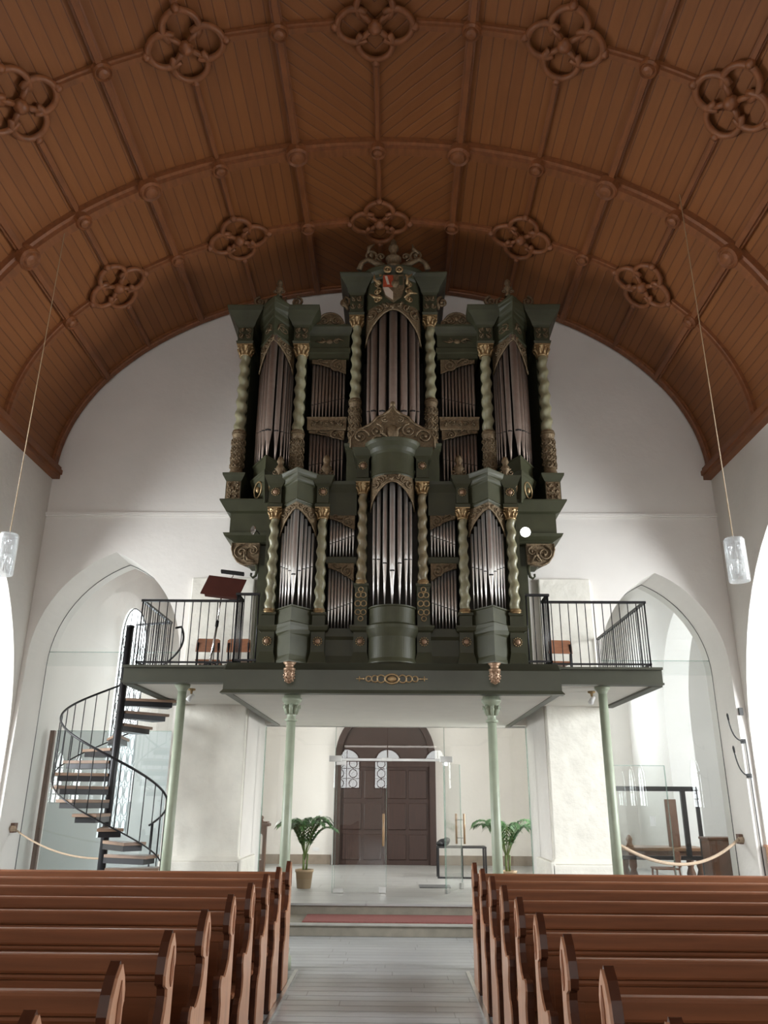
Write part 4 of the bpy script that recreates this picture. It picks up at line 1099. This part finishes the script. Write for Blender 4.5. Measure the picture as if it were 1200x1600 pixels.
# ------------------------------------------------------------------ front case (on the edge of the platform)
FY, ZP = 9.55, 3.285
fo = thing('front_organ_case', 'smaller dark green front organ case with bright silver pipes above the gallery edge', 'organ', (OX, FY, ZP))
mb = MB(); mb.box(OX - 1.60, OX + 1.60, 10.10, 10.16, ZP, 5.55); mb.box(OX - .5, OX + .5, 10.1, 10.16, 5.5, 6.1); mb.build('back_panel', M_inner, fo)
for s in (-1, 1):
    mb = MB(); mb.box(OX + s * 1.61 - .02, OX + s * 1.61 + .02, FY + .02, 10.16, ZP, 5.72); mb.build('side_panel', M_green, fo)
    for cx, hw in ((1.53, .085), (.91, .085), (.39, .085)):
        x = OX + s * cx
        block(fo, 'plinth', x, hw, FY - .06, FY + .45, [(ZP, .03), (ZP + .02, .03), (ZP + .15, 0), (3.68, 0), (3.70, .03), (3.74, .045), (3.76, .045), (3.76, -.01)])
        rosette(fo, x, FY - .065, 3.565, .058)
        tall = cx < .5
        z0, z1, capz = (4.32, 5.52, .15) if tall else (3.95, 5.17, .14)
        block(fo, 'pedestal', x, hw * .92, FY - .05, FY + .4, [(3.76, 0), (z0 - .06, 0), (z0 - .05, .015), (z0 - .02, .015)])
        mb = MB(); mb.box(x - .05, x + .05, FY + .12, 10.12, 3.76, (6.0 if tall else 5.6)); mb.build('case_post', M_green, fo)
        twisted_column(fo, x, FY, z0, z1, .062 if not tall else .06, 7, M_marble if not tall else M_marbleb, None, capz, hand=s)
        zt = z1 + capz
        top = 6.14 if tall else 5.74
        block(fo, 'entablature', x, hw * .9, FY - .06, FY + .35, [(zt, .02), (zt + .05, .02), (zt + .07, 0), (top - .14, 0), (top - .10, .03), (top - .04, .055), (top, .07), (top + .005, .07)])
        rosette(fo, x, FY - .065, zt + .22 if not tall else zt + .235, .058)
        if tall:                                                    # gilded trefoil tracery on the tall pedestal
            mb = MB(); yf = FY - .058
            for (dx, dz, r) in ((0, .42, .03), (-.032, .35, .034), (.032, .35, .034), (-.036, .24, .036), (.036, .24, .036), (-.034, .13, .034), (.034, .13, .034), (0, .05, .03)):
                mb.tube([(x + dx + r * math.cos(2 * PI * k / 14), yf, 3.80 + dz + r * math.sin(2 * PI * k / 14)) for k in range(14)], .007, 4, closed=True)
            mb.build('gilded_tracery', M_gold, fo)
    # pointed side towers
    xc = OX + s * 1.22; hw = .235; V = vee(xc, hw, 9.27, FY + .02)
    mb = MB(); solid(mb, xc, hw, V, 10.1, [(ZP, .02), (ZP + .015, .02), (ZP + .09, .0), (3.62, 0), (3.66, .02), (3.72, .035), (3.76, .035), (3.78, 0), (3.95, 0), (3.96, .012), (3.975, .012)], 'vee'); mb.build('tower_base', M_green, fo)
    mb = MB(); mb.lathe([(.001, -.25), (.03, -.235), (.055, -.19), (.062, -.14), (.055, -.10), (.07, -.095), (.07, -.07), (.045, -.06), (.055, -.03), (.08, 0)], xc, 9.36, ZP, 16)
    for j in range(4):
        for k in range(10):
            a = 2 * PI * (k + .5 * (j % 2)) / 10; q = (.045, .058, .062, .057)[j]; mb.ball((xc + q * math.cos(a), 9.36 + q * math.sin(a), ZP - .215 + j * .033), .013, 5)
    mb.build('pinecone_pendant', M_rust, fo)
    for i in range(-4, 5):
        a = abs(i); x = xc + (0, .062, .108, .152, .196)[a] * (1 if i > 0 else -1); r = (.033, .022, .019, .018, .017)[a]
        pipe(fo, x, V(x) + .055, 3.975, (4.36, 4.43, 4.47, 4.50, 4.53)[a], (5.30, 5.22, 5.14, 5.06, 4.98)[a], r, M_tin)
    shade(fo, 'pipe_shade', xc - hw, xc + hw, 5.31, 4.93, 5.22, lambda x, V=V: V(x) + .0, .010, 3, mt=M_bronze)
    mb = MB(); solid(mb, xc, hw, V, 10.1, [(5.29, -.01), (5.33, .0), (5.35, .012), (5.37, 0), (5.60, 0), (5.62, .02), (5.67, .03), (5.70, .06), (5.75, .075), (5.76, .075), (5.765, .02)], 'vee'); mb.build('tower_cornice', M_green, fo)
    # flats with two rows of pipes
    xc = OX + s * .655; hw = .165; inner = -s
    block(fo, 'flat_base', xc, hw + .02, FY + .03, 10.1, [(ZP, .02), (ZP + .12, 0), (3.60, 0), (3.64, .02), (3.74, .02), (3.745, 0)])
    for z0, z1, row in ((3.745, 4.60, 0), (4.66, 5.26, 1)):
        for k in range(8):
            f = k / 7; x = xc + (-.145 + .29 * f) * inner; r = .0165
            zm = (3.98 + .10 * f) if row == 0 else (4.86 + .11 * f)
            pipe(fo, x, FY + .09, z0, zm, z1 - .04, r, M_tin)
        flat_shade(fo, xc - hw, xc + hw, z1, .24 if row == 0 else .22, FY + .045, inner)
    block(fo, 'flat_rail', xc, hw + .02, FY + .05, FY + .2, [(4.58, 0), (4.60, .01), (4.67, .01), (4.68, 0)])
    block(fo, 'flat_frieze', xc, hw + .02, FY + .04, 10.1, [(5.24, 0), (5.56, 0), (5.60, .02), (5.66, .05), (5.70, .06), (5.705, 0)])
# round middle tower
xc = OX; hw = .29; C = rnd_(xc, hw, FY + .02, .28)
mb = MB(); solid(mb, xc, hw, C, 10.1, [(ZP, .02), (ZP + .015, .02), (ZP + .06, .005), (3.60, .005), (3.64, .02), (3.70, .04), (3.74, .04), (3.77, .0), (3.96, 0), (3.97, .012), (3.985, .012)], 'round'); mb.build('tower_base', M_green, fo)
for i in range(-3, 4):
    a = abs(i); sg = 1 if i > 0 else -1
    x = xc + (0, .092, .172, .232)[a] * sg; r = (.035, .029, .026, .02)[a]
    pipe(fo, x, C(x) + .065, 3.985, (4.42, 4.52, 4.58, 4.60)[a], (5.66, 5.62, 5.52, 5.38)[a], r, M_tin)
shade(fo, 'pipe_shade', xc - hw, xc + hw, 5.72, 5.27, 5.60, lambda x: C(x) + .005, .012, 5)
mb = MB(); solid(mb, xc, hw, C, 10.1, [(5.70, -.005), (5.72, .005), (5.74, 0), (6.02, 0), (6.05, .02), (6.10, .035), (6.15, .07), (6.19, .08), (6.20, .08)], 'round'); mb.build('tower_cornice', M_green, fo)
# carved pediment above it
mb = MB(); Yp = 9.50
outl = [(-.56, 6.17), (-.56, 6.30), (-.50, 6.40), (-.40, 6.46), (-.30, 6.52), (-.21, 6.62), (-.12, 6.66), (-.06, 6.71), (0, 6.79)]
mb.prism([(OX + a, b) for a, b in outl] + [(OX - a, b) for a, b in outl[-2::-1]], 'xz', Yp, Yp + .06)
mb.tube([(OX + a, Yp - .01, b) for a, b in outl] + [(OX - a, Yp - .01, b) for a, b in outl[-2::-1]], .017, 6)
for s in (-1, 1):
    spiral(mb, OX + s * .42, 6.33, flat(Yp - .01), .11, 1.5, -s, 0 if s < 0 else PI, .018); spiral(mb, OX + s * .22, 6.42, flat(Yp - .01), .10, 1.4, s, PI / 2, .016); spiral(mb, OX + s * .10, 6.58, flat(Yp - .01), .05, 1.2, -s, PI / 2, .013)
    leafy(mb, OX + s * .3, 6.25, flat(Yp), .2, PI / 2 + s * 1.1, .016); leafy(mb, OX + s * .05, 6.3, flat(Yp), .25, PI / 2 - s * .5, .016)
mb.ball((OX, Yp - .01, 6.40), (.09, .03, .11), 12); mb.ball((OX, Yp, 6.82), (.04, .03, .05), 10)
mb.build('carved_pediment', M_bronze, fo)
for s in (-1, 1):
    for cx, h in ((1.50, .34), (.88, .36)): finial(fo, OX + s * cx, FY + .02, 5.745, h)

# ------------------------------------------------------------------ main case
MY = 10.9
mo = thing('main_organ_case', 'large dark green main organ case with twisted columns against the gable wall', 'organ', (OX, MY, ZP))
mb = MB(); mb.box(OX - 2.3, OX + 2.3, 12.30, 12.36, 5.3, 9.3); mb.box(OX - .6, OX + .6, 12.30, 12.36, 9.3, 9.9); mb.build('back_panel', M_inner, mo)
mb = MB(); mb.box(OX - 1.97, OX + 1.97, 11.0, 12.36, ZP, 5.35); mb.build('lower_body', M_green, mo)
# overhanging base with two cornices
mb = MB()
rows = [(5.27, -.14), (5.31, -.10), (5.36, 0), (5.40, .02), (5.40, -.06), (5.72, -.06), (5.74, .0), (5.80, .04), (5.88, .09), (5.90, .09), (5.905, .0)]
solid(mb, OX, 2.46, flat(10.78), 12.36, rows, 'flat'); mb.build('overhang', M_green, mo)
for s in (-1, 1):
    # carved bracket under the overhang
    xa, xb = OX + s * 1.95, OX + s * 2.37; yb = 10.86
    prof = [(0, 5.27), (.39, 5.27), (.40, 5.18), (.37, 5.08), (.30, 4.98), (.20, 4.935), (.10, 4.95), (0, 4.95)]
    mb = MB(); mb.prism([(xa + s * a, b) for a, b in prof], 'xz', yb, yb + .10)
    mb.tube([(xa + s * a, yb - .008, b) for a, b in prof[1:]], .014, 5)
    spiral(mb, xa + s * .25, 5.12, flat(yb - .005), .115, 1.5, -s, PI / 2, .018, 20); spiral(mb, xa + s * .08, 5.15, flat(yb - .005), .07, 1.3, s, PI / 2, .014)
    spiral(mb, xa + s * .17, 5.03, flat(yb - .005), .05, 1.2, s, 0, .012); leafy(mb, xa + s * .05, 4.98, flat(yb), .2, PI / 2 - s * .9, .016); leafy(mb, xa + s * .2, 5.0, flat(yb), .2, PI / 2 + s * .3, .014)
    mb.build('carved_bracket', M_bronze, mo)
    mb = MB(); mb.tube([(xa + s * .02, yb + .03, 4.98), (xa + s * .015, yb + .03, 4.86), (xa + s * .03, yb + .03, 4.78), (xa + s * .07, yb + .03, 4.75), (xa + s * .10, yb + .03, 4.78), (xa + s * .095, yb + .03, 4.82)], [.03, .025, .022, .018, .015, .018], 6); mb.build('bracket_scroll', M_green, mo)
    mb = MB(); mb.box(OX + s * 2.40 - .03, OX + s * 2.40 + .03, 11.0, 12.36, 5.9, 9.0); mb.build('side_panel', M_green, mo)
    # corner and inner columns
    for cx in (2.38, 1.475):
        x = OX + s * cx
        mb = MB(); solid(mb, x, .115, flat(MY - .12), MY + .5, [(5.90, .015), (5.92, .0), (6.22, .0), (6.25, .02), (6.30, .05), (6.335, .055)], 'flat'); pd = mb.build('column_pedestal', M_green, mo)
        mb = MB(); mb.box(x - .105, x + .105, MY - .128, MY - .115, 5.93, 6.21); fill_scrolls(mb, x - .10, x + .10, 5.94, 6.21, flat(MY - .125), 2, 3, .010, 5); mb.ball((x, MY - .13, 6.08), (.035, .02, .055), 8); mb.build('carved_panel', M_bronze, pd)
        mb = MB(); mb.box(x - .07, x + .07, MY + .12, 12.32, 5.9, 9.0); mb.build('case_post', M_green, mo)
        twisted_column(mo, x, MY, 7.07, 8.42, .084, 6.2, M_marble, 6.335, .18, hand=s)
        mb = MB(); solid(mb, x, .12, flat(MY - .12), 12.3, [(8.60, .01), (8.64, .02), (8.66, 0), (8.90, 0), (8.93, .03), (8.98, .05), (9.06, .10), (9.13, .155), (9.20, .17), (9.22, .17), (9.225, .05)], 'flat'); e = mb.build('entablature', M_green, mo)
        mb = MB(); fill_scrolls(mb, x - .10, x + .10, 8.67, 8.89, flat(MY - .125), 2, 2, .010, 8); mb.build('frieze_carving', M_bronze, e)
    # raised columns beside the middle tower
    x = OX + s * .595
    mb = MB(); solid(mb, x, .105, flat(MY - .11), MY + .5, [(5.90, 0), (6.74, 0), (6.78, .03), (6.82, .04), (6.83, .04)], 'flat'); mb.build('column_pedestal', M_green, mo)
    mb = MB(); mb.box(x - .06, x + .06, MY + .12, 12.32, 5.9, 9.6); mb.build('case_post', M_green, mo)
    twisted_column(mo, x, MY, 7.62, 8.97, .080, 6.2, M_marble, 6.83, .17, hand=s)
    mb = MB(); solid(mb, x, .11, flat(MY - .12), 12.3, [(9.14, .01), (9.18, .02), (9.20, 0), (9.52, 0), (9.55, .03), (9.62, .05), (9.70, .10), (9.77, .15), (9.83, .17), (9.85, .17), (9.855, .03)], 'flat'); e = mb.build('entablature', M_green, mo)
    mb = MB(); fill_scrolls(mb, x - .10, x + .10, 9.22, 9.50, flat(MY - .125), 2, 2, .011, 9); mb.build('frieze_carving', M_bronze, e)
    # pointed outer towers
    xc = OX + s * 1.875; hw = .275; V = vee(xc, hw, 10.50, MY + .05)
    mb = MB(); solid(mb, xc, hw, V, 12.2, [(5.84, -.14), (6.20, -.0), (6.24, .01), (6.28, .02), (6.30, -.02), (6.50, -.02), (6.51, 0), (6.525, 0)], 'vee'); tb = mb.build('tower_base', M_green, mo)
    for q in (-1, 1):
        mb = MB()
        cxx = xc + q * .13; zz = 6.06; yv = lambda x, V=V: V(x) + .03
        mb.tube([(cxx + .075 * math.cos(2 * PI * k / 16), V(cxx + .075 * math.cos(2 * PI * k / 16)) + .075 - (zz + .11 * math.sin(2 * PI * k / 16) - 5.9) * .25, zz + .11 * math.sin(2 * PI * k / 16)) for k in range(16)], .012, 5, closed=True)
        mb.ball((cxx, V(cxx) + .035, zz), (.035, .03, .05), 8); mb.build('lozenge_carving', M_gold, tb)
    for i in range(-5, 6):
        a = abs(i); x = xc + (0, .097, .162, .205, .237, .262)[a] * (1 if i > 0 else -1); r = (.056, .04, .026, .019, .016, .013)[a]
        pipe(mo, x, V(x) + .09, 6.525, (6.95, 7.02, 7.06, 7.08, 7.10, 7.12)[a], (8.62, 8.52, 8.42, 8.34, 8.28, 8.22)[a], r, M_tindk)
    shade(mo, 'pipe_shade', xc - hw, xc + hw, 8.62, 8.12, 8.50, lambda x, V=V: V(x) + .01, .015, 4, mt=M_bronze)
    mb = MB(); solid(mb, xc, hw, V, 12.2, [(8.60, -.01), (8.64, .01), (8.68, 0), (8.92, 0), (8.95, .02), (9.02, .03), (9.06, .06), (9.14, .10), (9.20, .12), (9.23, .12), (9.24, .02)], 'vee'); tc = mb.build('tower_cornice', M_green, mo)
    mb = MB()
    for q in (-1, 1): spiral(mb, xc + q * .13, 8.80, lambda x, V=V: V(x) - .002, .08, 1.4, q, PI / 2, .013); leafy(mb, xc + q * .05, 8.72, V, .15, PI / 2 - q * .6, .013)
    mb.build('frieze_carving', M_bronze, tc)
    # gable crest of the tower
    mb = MB(); solid(mb, xc, hw * .55, vee(xc, hw * .55, 10.62, 10.95), 11.3, [(9.24, 0), (9.34, 0), (9.36, .03), (9.40, .03), (9.41, -.06), (9.50, -.08)], 'vee'); mb.build('tower_attic', M_green, mo)
    finial(mo, xc, 10.78, 9.49, .34)
    for q in (-1, 1):
        mb = MB(); xx = xc + q * .30
        spiral(mb, xx, 9.36, flat(10.75), .095, 1.5, -q, PI / 2, .026); leafy(mb, xx - q * .1, 9.25, flat(10.75), .22, PI / 2 + q * .4, .024); mb.build('crest_scroll', M_bronze, mo)
    # flats
    xc = OX + s * 1.035; hw = .275; inner = -s; y = MY + .06
    block(mo, 'flat_base', xc, hw + .04, y - .04, 12.2, [(5.90, 0), (6.18, 0), (6.22, .02), (6.27, .02), (6.275, 0)])
    for z0, z1, row in ((6.275, 7.16, 0), (7.37, 8.44, 1)):
        for k in range(10):
            f = k / 9; x = xc + (-.245 + .49 * f) * inner; r = .024 - .006 * f
            zm = (6.58 + .10 * f) if row == 0 else (7.62 + .12 * f)
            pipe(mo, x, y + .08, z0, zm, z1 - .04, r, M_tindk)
        flat_shade(mo, xc - hw, xc + hw, z1, .17 if row == 0 else .28, y + .02, inner, .013)
    mb = MB(); solid(mb, xc, hw + .02, flat(y - .005), y + .25, [(7.15, 0), (7.17, .01), (7.32, .01), (7.37, .02), (7.38, 0)], 'flat'); fill_scrolls(mb, xc - hw, xc + hw, 7.18, 7.33, flat(y - .02), 5, 1, .011, 4); mb.build('flat_rail', M_bronze, mo)
    mb = MB(); solid(mb, xc, hw + .05, flat(y - .03), 12.2, [(8.42, 0), (8.50, 0), (8.52, .02), (8.60, .02), (8.62, 0), (8.84, 0), (8.87, .02), (8.93, .04), (8.98, .06), (9.02, .06), (9.025, 0)], 'flat'); fz = mb.build('flat_frieze', M_green, mo)
    mb = MB(); mb.ball((xc, y - .03, 8.73), (.06, .02, .045), 10)
    for q in (-1, 1): spiral(mb, xc + q * .12, 8.73, flat(y - .03), .05, 1.2, q, PI / 2, .010); leafy(mb, xc + q * .06, 8.73, flat(y - .03), .17, 0 if q > 0 else PI, .012)
    mb.build('frieze_carving', M_bronze, fz)
    mb = MB(); cr = [(xc + .22 * math.cos(PI * k / 12), 9.02 + .25 * math.sin(PI * k / 12)) for k in range(13)]
    mb.prism(cr, 'xz', y - .02, y + .05); mb.tube([(a, y - .03, b) for a, b in cr], .02, 6)
    for q in (-1, 1): spiral(mb, xc + q * .10, 9.12, flat(y - .03), .075, 1.4, q, PI / 2, .016)
    mb.ball((xc, y - .03, 9.16), (.05, .03, .05), 8); spiral(mb, xc - s * .20, 9.06, flat(y - .03), .07, 1.4, s, 0, .02); mb.build('flat_crest', M_bronze, mo)
# round middle tower
xc = OX; hw = .45; C = rnd_(xc, hw, MY + .03, .36)
mb = MB(); solid(mb, xc, hw, C, 12.2, [(5.9, -.1), (6.6, 0), (6.66, .03), (6.72, .03), (6.73, 0), (6.84, 0)], 'round'); mb.build('tower_base', M_green, mo)
for i in range(-3, 4):
    a = abs(i); sg = 1 if i > 0 else -1; x = xc + (0, .165, .30, .385)[a] * sg; r = (.064, .058, .052, .03)[a]
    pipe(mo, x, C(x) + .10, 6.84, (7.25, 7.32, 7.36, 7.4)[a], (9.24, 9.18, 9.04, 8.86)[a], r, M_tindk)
shade(mo, 'pipe_shade', xc - hw, xc + hw, 9.26, 8.60, 9.10, lambda x: C(x) + .01, .018, 5, mt=M_bronze)
mb = MB(); solid(mb, xc, hw, C, 12.2, [(9.22, 0), (9.70, 0), (9.73, .02), (9.78, .035), (9.83, .07), (9.88, .085), (9.90, .085), (9.905, 0)], 'round'); mb.build('tower_cornice', M_green, mo)
# painted coat of arms
ys = 10.49
sh = [(-.17, 9.70), (-.175, 9.45), (-.13, 9.30), (0, 9.20), (.13, 9.30), (.175, 9.45), (.17, 9.70)]
mb = MB(); mb.prism([(OX + a, b) for a, b in sh], 'xz', ys, ys + .05, 0)
mb.prism([(OX - .16, 9.68), (OX - .165, 9.46), (OX - .005, 9.46), (OX - .005, 9.68)], 'xz', ys - .015, ys, 1)
mb.prism([(OX - .165, 9.45), (OX - .125, 9.31), (OX - .005, 9.22), (OX - .005, 9.36), (OX - .08, 9.45)], 'xz', ys - .015, ys, 2)
mb.prism([(OX - .14, 9.66), (OX - .10, 9.50), (OX - .06, 9.50), (OX - .10, 9.66)], 'xz', ys - .022, ys - .014, 2)
mb.ball((OX + .03, ys - .01, 9.52), (.07, .035, .075), 10, 0); mb.prism([(OX + .09, 9.66), (OX + .09, 9.5), (OX + .15, 9.5), (OX + .15, 9.66)], 'xz', ys - .012, ys, 3)
mb.build('coat_of_arms', [M_bronze, M_red, M_silver, M_green], mo)
for s in (-1, 1):
    mb = MB()
    for z, r in ((9.62, .06), (9.48, .07), (9.33, .07)): spiral(mb, OX + s * .26, z, lambda x: C(x) - .0, r, 1.4, s, PI / 2, .018)
    for z in (9.7, 9.55, 9.4, 9.28): mb.ball((OX + s * .21, ys + .02, z), .024, 7)
    leafy(mb, OX + s * .18, 9.25, flat(ys), .22, PI / 2 - s * 1.2, .022); leafy(mb, OX + s * .22, 9.5, flat(ys), .22, PI / 2 - s * .4, .02)
    mb.build('arms_mantling', M_gold, mo)
for s in (-1, 1):
    mb = MB(); mb.tube([(OX + s * .095 + .05 * math.cos(2 * PI * k / 14), ys - .03, 9.78 + .05 * math.sin(2 * PI * k / 14)) for k in range(14)], .018, 6, closed=True); mb.ball((OX + s * .095, ys - .02, 9.78), .025, 8); mb.build('gilt_ring', M_gold, mo)
# crown, scroll wings and top finial
mb = MB(); yt = 10.62
mb.lathe([(.001, 0), (.14, 0), (.15, .04), (.11, .07), (.10, .16), (.13, .20), (.13, .23), (.06, .25), (.045, .36), (.085, .42), (.075, .48), (.035, .50), (.05, .55), (.03, .60), (.001, .64)], OX, yt, 9.88, 16); mb.build('top_urn', M_bronze, mo)
for s in (-1, 1):
    mb = MB(); mb.tube([(OX + s * .14, yt, 9.98), (OX + s * .28, yt, 10.02), (OX + s * .42, yt, 10.10), (OX + s * .52, yt, 10.03), (OX + s * .56, yt, 9.90)], [.035, .05, .045, .04, .05], 8)
    spiral(mb, OX + s * .38, 10.16, flat(yt), .12, 1.4, -s, -PI / 2, .028); spiral(mb, OX + s * .20, 10.14, flat(yt), .08, 1.3, s, -PI / 2, .022); leafy(mb, OX + s * .42, 10.2, flat(yt), .22, PI / 2 + s * .5, .025)
    mb.build('crest_wing', M_bronze, mo)
    mb = MB(); spiral(mb, OX + s * .80, 9.42, flat(10.85), .10, 1.4, s, PI / 2, .028); leafy(mb, OX + s * .74, 9.28, flat(10.85), .25, PI / 2 - s * .2, .026); mb.build('crest_scroll', M_bronze, mo)

# round mirrors of the organist
def mirror(label, x, y, z, n, r=.075):
    t = thing('round_mirror', label, 'mirror', (0, 0, 0)); OFF[t] = Vector((0, 0, 0))
    mb = MB(); mb.tube([(0, .01, 0), (0, .06, -.01), (0, .10, -.05)], .008, 6); mb.build('arm', M_black, t)
    mb = MB(); mb.lathe([(.001, -.012), (r * .8, -.011), (r, -.004), (r, .006), (r * .96, .012)], 0, 0, 0, 28)
    for i in range(len(mb.v)): a, b, c = mb.v[i]; mb.v[i] = (a, -c, b)
    mb.build('rim', M_chrome, t)
    mb = MB(); mb.lathe([(r * .95, .0125), (.001, .0125)], 0, 0, 0, 28)
    for i in range(len(mb.v)): a, b, c = mb.v[i]; mb.v[i] = (a, -c, b)
    mb.build('mirror_glass', M_mirror, t)
    t.location = (x, y, z); t.rotation_euler = Vector(n).to_track_quat('-Y', 'Z').to_euler()
_p = Vector((1.86, 10.55, 5.34)); _n = (EYE - _p).normalized() + (Vector((-.3, -13.6, 6.9)) - _p).normalized()
mirror('round white glinting mirror on the right side of the organ', *_p, _n)
mirror('round dark mirror on the left side of the organ', -2.02, 10.55, 5.36, (-.75, -.6, -.1), .065)
